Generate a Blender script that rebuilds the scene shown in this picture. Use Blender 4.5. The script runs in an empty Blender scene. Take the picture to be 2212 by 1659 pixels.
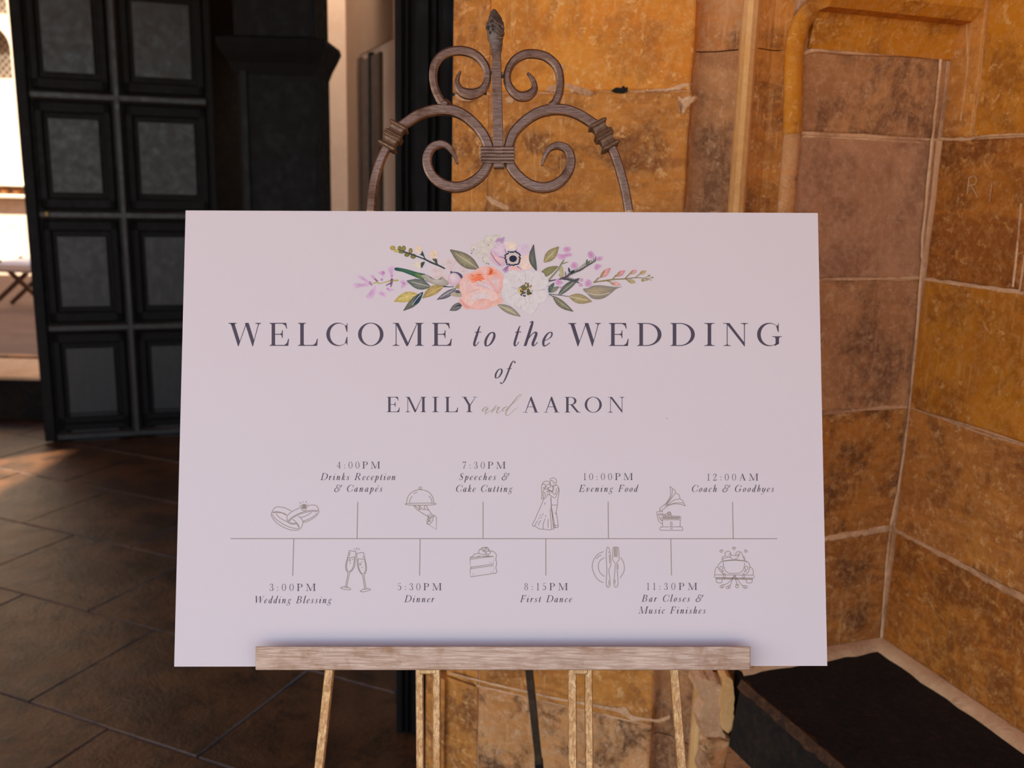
import bpy, bmesh, math, random
from mathutils import Vector, Matrix
from mathutils.geometry import tessellate_polygon
random.seed(7)
SC = bpy.context.scene
COL = SC.collection
# ------------------------------------------------------------------ camera
FPX, CX, CY = 2000.0, 1106.0, 829.5
PITCH, ROLL = math.radians(12.1), math.radians(1.42)
CAM = Vector((0, 0, 1.5))
FW = Vector((0, math.cos(PITCH), -math.sin(PITCH)))
_rt = Vector((1, 0, 0)); _up = _rt.cross(FW)
RT = _rt*math.cos(ROLL) + _up*math.sin(ROLL); UP = RT.cross(FW)
cam_d = bpy.data.cameras.new('camera'); cam = bpy.data.objects.new('camera', cam_d); COL.objects.link(cam)
m = Matrix((RT, UP, -FW)).transposed().to_4x4(); m.translation = CAM; cam.matrix_world = m
cam_d.sensor_width = 36; cam_d.lens = FPX*36/2212; cam_d.clip_start = 0.02; cam_d.clip_end = 200
cam_d.dof.use_dof = True; cam_d.dof.focus_distance = 1.205; cam_d.dof.aperture_fstop = 5.6
SC.camera = cam
# ------------------------------------------------------------------ sky, sun, exposure
w = bpy.data.worlds.new('sky'); SC.world = w; w.use_nodes = True
nt = w.node_tree; nt.nodes.clear()
sky = nt.nodes.new('ShaderNodeTexSky'); sky.sky_type = 'NISHITA'; sky.sun_disc = False
SUN_EL, SUN_AZ = math.radians(50), math.radians(235)      # azimuth clockwise from +y: behind the camera
sky.sun_elevation = SUN_EL; sky.sun_rotation = SUN_AZ
bg = nt.nodes.new('ShaderNodeBackground'); bg.inputs[1].default_value = 0.42
wo = nt.nodes.new('ShaderNodeOutputWorld')
nt.links.new(sky.outputs[0], bg.inputs[0]); nt.links.new(bg.outputs[0], wo.inputs[0])
sd = bpy.data.lights.new('sun', 'SUN'); sd.energy = 17.0; sd.angle = math.radians(1.2); sd.color = (1.0, 0.84, 0.68)
sun = bpy.data.objects.new('sun', sd); COL.objects.link(sun)
sdir = Vector((math.sin(SUN_AZ)*math.cos(SUN_EL), math.cos(SUN_AZ)*math.cos(SUN_EL), math.sin(SUN_EL)))
sun.rotation_euler = sdir.to_track_quat('Z', 'Y').to_euler(); sun.location = sdir*20
SC.view_settings.view_transform = 'Standard'; SC.view_settings.look = 'None'
SC.view_settings.gamma = 1; SC.view_settings.use_curve_mapping = False
SC.view_settings.exposure = 0.12
SC.cycles.use_denoising = True
SC.cycles.max_bounces = 8; SC.cycles.diffuse_bounces = 5; SC.cycles.caustics_reflective = False
# ------------------------------------------------------------------ helpers
def lin(c): return tuple(((v/255+0.055)/1.055)**2.4 if v/255 > 0.04045 else v/255/12.92 for v in c)
def ray(px, py): return (RT*((px-CX)/FPX) + UP*((CY-py)/FPX) + FW)
def at_depth(px, py, y): r = ray(px, py); return CAM + r*(y/r.y)
def on_z(px, py, z): r = ray(px, py); return CAM + r*((z-CAM.z)/r.z)
class VPlane:
    def __init__(s, P, azdeg):
        a = math.radians(azdeg); s.P = Vector((P[0], P[1], 0)); s.d = Vector((math.sin(a), math.cos(a), 0))
        s.n = Vector((math.cos(a), -math.sin(a), 0))
        if s.n.dot(Vector((0, 0, 0))-s.P) < 0: s.n = -s.n          # n points to the camera side
    def hit(s, px, py):
        r = ray(px, py); t = (s.P-CAM).dot(s.n)/r.dot(s.n); Q = CAM + r*t
        return (Q-s.P).dot(s.d), Q.z
    def pt(s, t, z, off=0): q = s.P + s.d*t + s.n*off; return Vector((q.x, q.y, z))
def mesh_obj(name, verts, faces, mat=None, parent=None, smooth=False):
    me = bpy.data.meshes.new(name); me.from_pydata([tuple(v) for v in verts], [], faces); me.update()
    return link(name, me, mat, parent, smooth)
def link(name, me, mat=None, parent=None, smooth=False):
    if mat: me.materials.append(mat)
    if smooth:
        for p in me.polygons: p.use_smooth = True
    o = bpy.data.objects.new(name, me); COL.objects.link(o)
    if parent is not None: setpar(o, parent)
    return o
def wloc(p):
    l = Vector((0, 0, 0))
    while p is not None: l = l + p.location; p = p.parent
    return l
def setpar(o, parent):
    o.parent = parent; o.matrix_parent_inverse = Matrix.Translation(-wloc_chain(parent))
WORLD = {}
def wloc_chain(p): return WORLD.get(p.name, Vector((0, 0, 0)))
def tag(o, label=None, cat=None, group=None, kind=None):
    for k, v in (('label', label), ('category', cat), ('group', group), ('kind', kind)):
        if v: o[k] = v
    return o
def empty(name, loc, label=None, cat=None, group=None, kind=None):
    o = bpy.data.objects.new(name, None); COL.objects.link(o); o.location = loc; o.empty_display_size = 0.05
    WORLD[o.name] = Vector(loc)
    return tag(o, label, cat, group, kind)
def bm_obj(name, bm, mat=None, parent=None, smooth=False):
    bmesh.ops.recalc_face_normals(bm, faces=bm.faces)
    me = bpy.data.meshes.new(name); bm.to_mesh(me); bm.free()
    return link(name, me, mat, parent, smooth)
def hexa(name, c, mat, parent=None, bevel=0.0, seg=1):
    """c: 8 corners, bottom ring 0-3 then top ring 4-7"""
    bm = bmesh.new(); v = [bm.verts.new(p) for p in c]
    for f in ((0, 1, 2, 3), (4, 5, 6, 7), (0, 1, 5, 4), (1, 2, 6, 5), (2, 3, 7, 6), (3, 0, 4, 7)): bm.faces.new([v[i] for i in f])
    bmesh.ops.recalc_face_normals(bm, faces=bm.faces)
    if bevel: bmesh.ops.bevel(bm, geom=bm.edges[:], offset=bevel, segments=seg, affect='EDGES', profile=0.5)
    return bm_obj(name, bm, mat, parent)
def pbox(name, pl, t0, t1, z0, z1, o0, o1, mat, parent=None, bevel=0.0, seg=1):
    c = [pl.pt(t0, z0, o0), pl.pt(t1, z0, o0), pl.pt(t1, z0, o1), pl.pt(t0, z0, o1),
         pl.pt(t0, z1, o0), pl.pt(t1, z1, o0), pl.pt(t1, z1, o1), pl.pt(t0, z1, o1)]
    return hexa(name, c, mat, parent, bevel, seg)
def box(name, x0, x1, y0, y1, z0, z1, mat, parent=None, bevel=0.0):
    c = [Vector(p) for p in ((x0, y0, z0), (x1, y0, z0), (x1, y1, z0), (x0, y1, z0), (x0, y0, z1), (x1, y0, z1), (x1, y1, z1), (x0, y1, z1))]
    return hexa(name, c, mat, parent, bevel)
def prism(name, plan, z0, z1, mat, parent=None, top=None, smooth=False):
    n = len(plan); top = top or plan
    vs = [Vector((p[0], p[1], z0)) for p in plan] + [Vector((p[0], p[1], z1)) for p in top]
    fs = [tuple(range(n)), tuple(range(n, 2*n))] + [(i, (i+1) % n, n+(i+1) % n, n+i) for i in range(n)]
    bm = bmesh.new(); v = [bm.verts.new(p) for p in vs]
    for f in fs: bm.faces.new([v[i] for i in f])
    return bm_obj(name, bm, mat, parent, smooth)
def catmull(pts, n=8, closed=False):
    out = []; N = len(pts); dim = len(pts[0])
    rng = range(N) if closed else range(N-1)
    for i in rng:
        p = [pts[(i+k) % N] if closed else pts[min(max(i+k, 0), N-1)] for k in (-1, 0, 1, 2)]
        for j in range(n):
            t = j/n
            out.append(tuple(0.5*((2*p[1][c]) + (-p[0][c]+p[2][c])*t + (2*p[0][c]-5*p[1][c]+4*p[2][c]-p[3][c])*t*t + (-p[0][c]+3*p[1][c]-3*p[2][c]+p[3][c])*t**3) for c in range(dim)))
    if not closed: out.append(tuple(pts[-1]))
    return out
# ------------------------------------------------------------------ materials
def new_mat(name):
    mt = bpy.data.materials.new(name); mt.use_nodes = True; t = mt.node_tree
    return mt, t, t.nodes['Principled BSDF']
def nd(t, typ, **kw):
    n = t.nodes.new(typ)
    for k, v in kw.items():
        if isinstance(k, str) and k.startswith('i_'): n.inputs[k[2:].replace('_', ' ')].default_value = v
        else: setattr(n, k, v)
    return n
def mixc(t, fac, a, b):
    n = t.nodes.new('ShaderNodeMix'); n.data_type = 'RGBA'
    for sock, val in ((n.inputs[0], fac), (n.inputs[6], a), (n.inputs[7], b)):
        if hasattr(val, 'is_linked') or hasattr(val, 'links'): t.links.new(val, sock)
        elif isinstance(val, (int, float)): sock.default_value = val
        else: sock.default_value = (*val, 1)
    return n.outputs[2]
def ramp(t, src, a, b, lo=0.0, hi=1.0):
    n = t.nodes.new('ShaderNodeMapRange'); n.inputs[1].default_value = a; n.inputs[2].default_value = b
    n.inputs[3].default_value = lo; n.inputs[4].default_value = hi; t.links.new(src, n.inputs[0]); return n.outputs[0]
def noise(t, vec, scale, detail=4, rough=0.6, dist=0.0):
    n = t.nodes.new('ShaderNodeTexNoise'); n.inputs['Scale'].default_value = scale; n.inputs['Detail'].default_value = detail
    n.inputs['Roughness'].default_value = rough; n.inputs['Distortion'].default_value = dist
    t.links.new(vec, n.inputs['Vector']); return n.outputs['Fac']
def mapv(t, src, scale=(1, 1, 1), rot=(0, 0, 0), loc=(0, 0, 0)):
    n = t.nodes.new('ShaderNodeMapping'); n.inputs['Scale'].default_value = scale; n.inputs['Rotation'].default_value = rot
    n.inputs['Location'].default_value = loc; t.links.new(src, n.inputs['Vector']); return n.outputs[0]
def bump(t, b, h, strength, dist):
    n = t.nodes.new('ShaderNodeBump'); n.inputs['Strength'].default_value = strength; n.inputs['Distance'].default_value = dist
    t.links.new(h, n.inputs['Height']); t.links.new(n.outputs[0], b.inputs['Normal'])
def math2(t, op, a, b):
    n = t.nodes.new('ShaderNodeMath'); n.operation = op
    for s, v in ((n.inputs[0], a), (n.inputs[1], b)):
        if isinstance(v, (int, float)): s.default_value = v
        else: t.links.new(v, s)
    return n.outputs[0]
def stone_mat(name, c1, c2, pale, dark, seed=0, speck=1.0, darkamt=0.5, rough=0.75, bed=0.5, bumps=0.5):
    mt, t, b = new_mat(name); g = nd(t, 'ShaderNodeNewGeometry').outputs['Position']
    p = mapv(t, g, loc=(seed*3.1, seed*1.7, seed*2.3))
    big = noise(t, p, 3.2, 7, 0.62, 0.6)
    col = mixc(t, ramp(t, big, 0.42, 0.60), c1, c2)
    bedv = mapv(t, p, scale=(6, 6, 26)); bd = noise(t, bedv, 1.0, 5, 0.65, 0.8)
    col = mixc(t, ramp(t, bd, 0.47, 0.62, 0, bed), col, tuple(x*1.35 for x in c2))
    dk = noise(t, p, 7.5, 8, 0.72, 0.3)
    col = mixc(t, ramp(t, dk, 0.49, 0.60, 0, min(1, darkamt*1.2)), col, dark)
    fine = noise(t, p, 70, 4, 0.7)
    col = mixc(t, ramp(t, fine, 0.46, 0.66, 0, 0.34), col, pale)
    sp = noise(t, p, 38, 7, 0.8, 0.4)
    col = mixc(t, ramp(t, sp, 0.565, 0.61, 0, 0.7*speck), col, pale)
    scv = mapv(t, p, scale=(110, 110, 9), rot=(0.5, 0.6, 0.2)); sc_ = noise(t, scv, 1.0, 3, 0.6, 0.25)
    msk = ramp(t, noise(t, p, 5, 3), 0.45, 0.55)
    col = mixc(t, math2(t, 'MULTIPLY', ramp(t, sc_, 0.60, 0.66, 0, 0.38*speck), msk), col, pale)
    t.links.new(col, b.inputs['Base Color']); b.inputs['Roughness'].default_value = rough
    b.inputs['Specular IOR Level'].default_value = 0.25
    h = math2(t, 'ADD', math2(t, 'MULTIPLY', dk, 1.0), math2(t, 'MULTIPLY', fine, 0.25))
    bump(t, b, h, bumps, 0.012)
    return mt
def simple(name, c, rough=0.6, metal=0.0, spec=0.5):
    mt, t, b = new_mat(name); b.inputs['Base Color'].default_value = (*c, 1); b.inputs['Roughness'].default_value = rough
    b.inputs['Metallic'].default_value = metal; b.inputs['Specular IOR Level'].default_value = spec; return mt
def brushed(name, c1, c2, c3, axis_scale, rough=0.5, metal=0.4, seed=0.0):
    mt, t, b = new_mat(name); g = nd(t, 'ShaderNodeNewGeometry').outputs['Position']
    p = mapv(t, g, scale=axis_scale, loc=(seed, seed, seed)); n1 = noise(t, p, 1.0, 6, 0.7, 0.6)
    n2 = noise(t, mapv(t, g, loc=(seed, 0, seed)), 22, 5, 0.65)
    col = mixc(t, ramp(t, n1, 0.38, 0.62), c1, c2)
    col = mixc(t, ramp(t, n2, 0.5, 0.68, 0, 0.75), col, c3)
    t.links.new(col, b.inputs['Base Color']); b.inputs['Metallic'].default_value = metal
    t.links.new(ramp(t, n2, 0.3, 0.7, rough-0.12, rough+0.18), b.inputs['Roughness']); bump(t, b, n1, 0.3, 0.002)
    return mt
M = {}
PALE = lin((205, 160, 110))
M['st_orange'] = stone_mat('ochre_sandstone', lin((222, 146, 52)), lin((196, 116, 34)), lin((232, 180, 112)), lin((150, 90, 40)), 1, 1.0, 0.42)
M['st_brown'] = stone_mat('brown_sandstone', lin((164, 100, 42)), lin((190, 122, 48)), lin((222, 168, 108)), lin((116, 68, 32)), 2, 1.1, 0.7)
M['st_rust'] = stone_mat('rust_sandstone', lin((144, 80, 24)), lin((168, 100, 26)), lin((208, 150, 86)), lin((108, 58, 20)), 3, 0.9, 0.6)
M['st_ochre'] = stone_mat('rich_ochre_sandstone', lin((198, 124, 22)), lin((172, 102, 22)), lin((216, 160, 92)), lin((124, 70, 22)), 4, 1.2, 0.5)
M['st_pink'] = stone_mat('pinkish_brown_sandstone', lin((182, 130, 92)), lin((164, 112, 76)), lin((206, 160, 122)), lin((130, 86, 60)), 5, 0.5, 0.5, bed=0.25)
M['st_dull'] = stone_mat('dull_brown_sandstone', lin((160, 108, 68)), lin((184, 128, 78)), lin((212, 164, 118)), lin((110, 72, 46)), 6, 0.7, 0.7, bed=0.2)
M['st_worn'] = stone_mat('worn_pale_brown_stone', lin((200, 144, 92)), lin((184, 120, 62)), lin((216, 172, 130)), lin((104, 66, 36)), 7, 1.0, 0.9)
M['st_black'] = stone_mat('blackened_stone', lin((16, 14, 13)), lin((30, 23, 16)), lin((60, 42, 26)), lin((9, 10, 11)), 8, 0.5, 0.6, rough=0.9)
M['st_deep'] = stone_mat('deep_brown_sandstone', lin((146, 86, 34)), lin((168, 104, 38)), lin((206, 152, 96)), lin((92, 54, 28)), 17, 1.0, 0.7)
M['arris'] = stone_mat('rubbed_brown_arris', lin((70, 44, 23)), lin((34, 24, 16)), lin((110, 72, 42)), lin((18, 14, 12)), 18, 0.6, 1.0)
M['mortar'] = stone_mat('pale_lime_mortar', lin((214, 166, 120)), lin((190, 140, 98)), lin((232, 194, 156)), lin((144, 98, 64)), 9, 0.8, 0.5, bed=0.2)
M['fillet'] = stone_mat('tan_fillet_mortar', lin((214, 168, 124)), lin((200, 150, 106)), lin((222, 180, 140)), lin((160, 112, 76)), 10, 0.5, 0.4, bed=0.1)
M['roll'] = stone_mat('smooth_tan_stone', lin((226, 174, 112)), lin((212, 156, 92)), lin((232, 188, 132)), lin((180, 124, 70)), 11, 0.2, 0.25, bed=0.2)
M['floor'] = stone_mat('worn_floor_flagstone', lin((84, 54, 30)), lin((52, 34, 20)), lin((104, 70, 42)), lin((32, 21, 13)), 12, 0.3, 0.7, rough=0.42, bed=0.0, bumps=0.6)
M['ground'] = stone_mat('sunlit_paving', lin((138, 125, 118)), lin((129, 117, 110)), lin((148, 135, 126)), lin((110, 98, 90)), 13, 0.2, 0.3, rough=0.9, bed=0.0, bumps=0.1)
M['far'] = stone_mat('pale_limestone', lin((248, 236, 214)), lin((240, 224, 198)), lin((250, 240, 224)), lin((214, 190, 156)), 14, 0.2, 0.3, rough=0.9, bed=0.0, bumps=0.1)
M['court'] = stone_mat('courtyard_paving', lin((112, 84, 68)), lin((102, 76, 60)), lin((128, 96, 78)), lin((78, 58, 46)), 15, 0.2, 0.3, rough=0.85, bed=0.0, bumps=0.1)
M['floor'].node_tree.nodes['Principled BSDF'].inputs['Specular IOR Level'].default_value = 0.4
M['tread'] = stone_mat('lit_step_stone', lin((214, 170, 128)), lin((196, 150, 108)), lin((222, 184, 146)), lin((160, 116, 80)), 16, 0.3, 0.3, bed=0.0, bumps=0.2)  # lightened colour carries the light falling on the tread
M['wood'] = brushed('near_black_oak', lin((22, 19, 18)), lin((17, 15, 14)), lin((30, 25, 21)), (40, 40, 4), 0.5, 0.0, 1.0)
M['black_wood'] = brushed('black_varnished_oak', lin((17, 14, 13)), lin((12, 10, 10)), lin((24, 19, 16)), (40, 40, 4), 0.6, 0.0, 1.5)
for k_ in ('wood', 'black_wood'): M[k_].node_tree.nodes['Principled BSDF'].inputs['Specular IOR Level'].default_value = 0.12
M['panel'] = brushed('weathered_dark_oak_panel', lin((38, 32, 30)), lin((23, 20, 19)), lin((47, 40, 36)), (40, 40, 4), 0.4, 0.0, 2.0)
M['plaster'] = brushed('cream_plaster', lin((222, 190, 165)), lin((214, 180, 154)), lin((226, 196, 172)), (2, 2, 2), 0.8, 0.0, 3.0)
M['plaster_dark'] = brushed('shaded_plaster', lin((150, 116, 88)), lin((140, 106, 80)), lin((156, 122, 94)), (2, 2, 2), 0.8, 0.0, 4.0)  # darker copy of the plaster for the less lit, turned face
M['brownwood'] = brushed('brown_wood', lin((84, 56, 30)), lin((66, 44, 26)), lin((98, 66, 34)), (20, 20, 3), 0.6, 0.0, 5.0)
M['iron'] = brushed('brushed_pewter_iron', lin((150, 124, 108)), lin((124, 99, 84)), lin((84, 54, 34)), (60, 60, 420), 0.38, 0.85, 6.0)
M['iron_rail'] = brushed('brushed_champagne_rail', lin((196, 170, 150)), lin((160, 128, 104)), lin((146, 106, 70)), (24, 300, 420), 0.42, 0.45, 7.0)
M['iron_leg'] = brushed('speckled_warm_lit_iron', lin((216, 176, 124)), lin((158, 112, 68)), lin((186, 132, 70)), (260, 260, 90), 0.42, 0.5, 8.0)  # golden base colour carries the warm bounce off the ground
M['iron_dark'] = brushed('shaded_dark_iron', lin((92, 76, 60)), lin((74, 60, 48)), lin((104, 84, 62)), (90, 90, 90), 0.5, 0.4, 9.0)
M['rubber'] = simple('black_rubber', lin((16, 16, 17)), 0.6)
PAPER = (0.70, 0.622, 0.625)
M['paper'] = simple('matt_white_board', PAPER, 0.55, 0, 0.3)
M['core'] = simple('cream_board_core', lin((236, 220, 180)), 0.7)
_pl = lin((208, 190, 196))
def pr(c): l = lin(c); return tuple(min(0.9, l[i]/_pl[i]*PAPER[i]) for i in range(3))
M['ink'] = simple('charcoal_ink', pr((74, 62, 76)), 0.55, 0, 0.3)
M['ink_small'] = simple('small_charcoal_ink', pr((76, 62, 72)), 0.55, 0, 0.3)
M['ink_line'] = simple('taupe_ink', pr((152, 132, 124)), 0.55, 0, 0.3)
M['ink_script'] = simple('pale_taupe_ink', pr((164, 148, 134)), 0.55, 0, 0.3)
def print_mat():
    mt, t, b = new_mat('watercolour_print'); a = nd(t, 'ShaderNodeVertexColor'); a.layer_name = 'Col'
    g = nd(t, 'ShaderNodeNewGeometry').outputs['Position']; n = noise(t, g, 160, 4, 0.7, 0.8)
    hs = nd(t, 'ShaderNodeHueSaturation'); t.links.new(a.outputs[0], hs.inputs['Color']); t.links.new(ramp(t, n, 0.3, 0.7, 0.9, 1.09), hs.inputs['Value'])
    t.links.new(hs.outputs[0], b.inputs['Base Color']); b.inputs['Roughness'].default_value = 0.55; b.inputs['Specular IOR Level'].default_value = 0.3; return mt
M['print'] = print_mat()
exec_parts = True
# ================================================================== SETTING
# ---- planes of the stone doorway
CORNER = on_z(1903, 1390, 0.5)
PB = VPlane(CORNER, 70.5)      # back of the recess
PR = VPlane(CORNER, -18.5)     # wall running towards the camera on the right
SP0 = CAM + ray(1490, 300)*(1.85/ray(1490, 300).y)
PS = VPlane(SP0, -69)          # splayed door jamb
def stone(pl, t0, t1, z0, z1, mat, parent, gap=0.002, proud=0.003, cut=None):
    """one ashlar: irregular outline, eased arris, its face proud of the mortar"""
    a, b = (t0+gap, t1-gap) if t1 > t0 else (t0-gap, t1+gap)
    P = []
    def edge(p, q, n):
        for i in range(n): f = i/n; P.append((p[0]+(q[0]-p[0])*f, p[1]+(q[1]-p[1])*f))
    edge((a, z0+gap), (b, z0+gap), 6); edge((b, z0+gap), (b, z1-gap), 5); edge((b, z1-gap), (a, z1-gap), 6); edge((a, z1-gap), (a, z0+gap), 5)
    j = [(x+random.uniform(-1, 1)*0.0016, z+random.uniform(-1, 1)*0.0016) for x, z in P]
    cx = (a+b)/2; cz = (z0+z1)/2; n = len(j); pr_ = proud+random.uniform(-0.001, 0.0015)
    def inset(q, d): return (q[0]+(cx-q[0])*min(0.5, d/abs(b-a)*2), q[1]+(cz-q[1])*min(0.5, d/abs(z1-z0)*2))
    vs = [pl.pt(x, z, -0.03) for x, z in j] + [pl.pt(x, z, pr_-0.0028) for x, z in j] + [pl.pt(*inset(q, 0.004), pr_) for q in j]
    fs = [(i, (i+1) % n, n+(i+1) % n, n+i) for i in range(n)] + [(n+i, n+(i+1) % n, 2*n+(i+1) % n, 2*n+i) for i in range(n)] + [tuple(range(2*n, 3*n)), tuple(range(n))]
    bm = bmesh.new(); v = [bm.verts.new(p) for p in vs]
    for f in fs: bm.faces.new([v[i] for i in f])
    return bm_obj('stone_block', bm, mat, parent)
def wall_root(name, pl, t0, t1, z0, z1, label, back=0.30):
    o = pbox(name, pl, t0, t1, z0, z1, -back, 0.0, M['mortar']); tag(o, label, None, None, 'structure'); return o

ZC = [0.0, 0.225, 0.49, 0.775, 1.055, 1.331, 1.612, 1.90, 2.2, 2.6, 3.2]
# back of the recess
wb = wall_root('wall_back', PB, -0.378, 0.0, 0.0, 3.2, 'pinkish-brown coursed stone back of the shallow recess, right of the white sign')
mats_b = ['st_deep', 'st_deep', 'st_deep', 'st_deep', 'st_dull', 'st_pink', 'st_pink', 'st_brown', 'st_brown', 'st_brown']
for i in range(2, 6): stone(PB, -0.377, -0.004, ZC[i], ZC[i+1], M[mats_b[i]], wb, 0.002, 0.003)
stone(PB, -0.377, -0.004, 1.612, 1.80, M['st_dull'], wb, 0.002, 0.003)
# right wall
wr = wall_root('wall_right', PR, 0.0, -2.6, 0.0, 3.2, 'rust and ochre ashlar wall coming forward at the right edge')
rows = {0: [0, -.55, -1.3], 1: [0, -.8, -1.5], 2: [0, -.62, -1.4], 3: [0, -.45, -1.0, -1.7], 4: [0, -.50, -1.1, -1.9], 5: [0, -.245, -.8, -1.5], 6: [0, -.085, -.7, -1.3], 7: [0, -.5, -1.2]}
mats_r = ['st_rust', 'st_rust', 'st_rust', 'st_brown', 'st_ochre', 'st_rust', 'st_ochre', 'st_ochre']
for i in range(8):
    ts = rows[i] + [-2.6]
    for k in range(len(ts)-1):
        if ts[k] < -2.0: continue
        mm = mats_r[i]
        if i == 6 and k == 0: mm = 'st_brown'
        if i == 5 and k == 1: mm = 'st_brown'
        stone(PR, ts[k]-(0.004 if k == 0 else 0), ts[k+1], ZC[i], ZC[i+1], M[mm], wr, 0.0018, 0.003)
# scratched letters on the right wall
def scratch(name, strokes, r=0.0011):
    vs, fs = [], []
    for s in strokes:
        pts = [PR.hit(x, y) for x, y in s]
        for (a, za), (b, zb) in zip(pts, pts[1:]):
            L = math.hypot(b-a, zb-za) or 1; nx, nz = -(zb-za)/L*r, (b-a)/L*r; k = len(vs)
            vs += [PR.pt(a+nx, za+nz, .0055), PR.pt(b+nx, zb+nz, .0055), PR.pt(b-nx, zb-nz, .0055), PR.pt(a-nx, za-nz, .0055)]; fs.append((k, k+1, k+2, k+3))
    o = mesh_obj(name, vs, fs, M['mortar'], wr); return o
scratch('scratched_letter', [[(2098, 384), (2094, 420)], [(2098, 384), (2110, 380), (2115, 388), (2112, 398), (2098, 402)], [(2104, 403), (2117, 427)]])['label'] = 'faint scratched letter R'
scratch('scratched_letter', [[(2148, 392), (2142, 436)]])['label'] = 'faint scratched letter I'
# splayed jamb
ws = wall_root('wall_front', PS, 0.004, PS.hit(1050, 300)[0], 0.0, 3.2, 'orange ochre ashlar door jamb behind the scrolled easel head')
sz = [0.0, 0.335, 0.80, 1.24, 1.685, 2.15, 2.7, 3.2]
ms = ['st_worn', 'st_brown', 'st_orange', 'st_brown', 'st_orange', 'st_orange', 'st_brown']
t_a = PS.hit(1055, 300)[0]
for i in range(7):
    stone(PS, 0.002, t_a, sz[i], sz[i+1], M[ms[i]], ws, 0.0015, 0.003)
# chamfer return at the door side
PC = VPlane(PS.pt(t_a, 0, 0.008), -60)
for i in range(7):
    a = PS.pt(t_a, 0, 0.003); b = PS.pt(PS.hit(972, 300)[0], 0, -0.012); c = PS.pt(PS.hit(972, 300)[0], 0, -0.2); d = PS.pt(t_a, 0, -0.2)
    prism('stone_block', [(a.x, a.y), (b.x, b.y), (c.x, c.y), (d.x, d.y)], sz[i]+.003, sz[i+1]-.003, M['st_brown' if i < 6 else 'st_orange'], ws)
b0 = PS.pt(PS.hit(972, 300)[0]+0.0, 0, 0.0); b1 = PS.pt(PS.hit(972, 300)[0]+0.06, 0, -0.02); b2 = PS.pt(PS.hit(972, 300)[0]+0.06, 0, -0.2); b3 = PS.pt(PS.hit(972, 300)[0], 0, -0.2)
prism('plinth_stone', [(b0.x, b0.y), (b1.x, b1.y), (b2.x, b2.y), (b3.x, b3.y)], 0, 0.33, M['st_brown'], ws)
# black painted shade of a putlog gap and smeared mortar patches on the jamb
def patch(name, pl, pts, mat, parent, off=0.010, th=0.003, n=6, jit=0.0026):
    q = [pl.hit(x, y) for x, y in pts]; q = catmull(q, n, True)
    q = [(a+random.uniform(-jit, jit), b+random.uniform(-jit, jit)) for a, b in q]; N = len(q)
    ca = sum(a for a, b in q)/N; cb = sum(b for a, b in q)/N
    vs = [pl.pt(a, b, off-0.006) for a, b in q] + [pl.pt(a+(ca-a)*.12, b+(cb-b)*.12, off+th) for a, b in q]
    fs = [(i, (i+1) % N, N+(i+1) % N, N+i) for i in range(N)] + [tuple(range(N, 2*N))]
    return mesh_obj(name, vs, fs, mat, parent)
patch('hole_shade_patch', PS, [(1322, 195), (1334, 191), (1346, 187), (1356, 190), (1354, 199), (1342, 200), (1330, 200)], simple('hole_shadow', (.004, .003, .002), .95), ws, 0.006, 0.0)  # flat dark patch, the shade is in its colour
for pts in ([(1215, 178), (1240, 183), (1268, 192), (1290, 205), (1262, 206), (1232, 196)],
            [(1180, 190), (1205, 183), (1212, 192), (1190, 200)],
            [(1395, 195), (1425, 192), (1462, 186), (1492, 178), (1485, 190), (1440, 198), (1400, 200)],
            [(1462, 205), (1478, 212), (1490, 205), (1506, 212), (1494, 226), (1484, 238), (1476, 250), (1466, 240), (1474, 226), (1464, 216)],
            [(985, 205), (1000, 202), (1030, 210), (1022, 218), (990, 216)],
            [(1092, 212), (1110, 208), (1112, 220), (1096, 224)],
            [(1205, 142), (1222, 140), (1216, 162), (1208, 160)],
            [(1050, 420), (1066, 428), (1090, 440), (1110, 455), (1085, 450), (1055, 436)]):
    patch('mortar_smear', PS, pts, M['mortar'], ws, 0.0035, 0.0015)
# ragged mortar joint that climbs the foot of the jamb
jp = [(972, 1452, 5), (1030, 1466, 4), (1062, 1474, 4), (1140, 1492, 5), (1228, 1511, 5), (1290, 1522, 6), (1330, 1530, 8), (1352, 1534, 20), (1368, 1548, 12), (1400, 1551, 6), (1421, 1554, 7), (1448, 1546, 8)]
vs, fs = [], []
for i, (x, y, h) in enumerate(catmull(jp, 4)):
    a, z = PS.hit(x, y-h/2+random.uniform(-.7, .7)); vs.append(PS.pt(a, z, .0062)); a, z = PS.hit(x, y+h/2+random.uniform(-.7, .7)); vs.append(PS.pt(a, z, .0062))
    if i: k = 2*i; fs.append((k-2, k, k+1, k-1))
mesh_obj('mortar_joint', vs, fs, M['mortar'], ws)
# ---- moulded jamb between the splay and the recess
wj = empty('wall_jamb', (0.42, 1.83, 0), 'moulded stone jamb with a pale vertical roll between the splay and the recess', None, None, 'structure')
def hx(px, y): r = ray(px, 330); return (CAM + r*(y/r.y)).xy
prof = [hx(1484, 1.850), hx(1487, 1.872), hx(1500, 1.882), hx(1530, 1.872), hx(1560, 1.852), hx(1583, 1.836), hx(1588, 1.845)]
roll = [hx(1580, 1.84), hx(1584, 1.812), hx(1593, 1.797), hx(1604, 1.793), hx(1614, 1.799), hx(1621, 1.825)]
holl = [hx(1614, 1.82), hx(1622, 1.815), hx(1636, 1.826), hx(1650, 1.838), hx(1664, 1.838), hx(1676, 1.828), hx(1690, 1.812)]
def jamb_piece(name, prof_, z0, z1, mat, off=0.0):
    bk = [(prof_[-1][0]+.05, 2.05), (prof_[0][0]+.02, 2.05)]
    return prism(name, [(p[0], p[1]+off) for p in prof_]+bk, z0+.0012, z1-.0012, mat, wj)
jz = [0.0, 0.30, 0.62, 1.05, 1.41, 1.76, 2.2, 2.7, 3.2]
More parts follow.
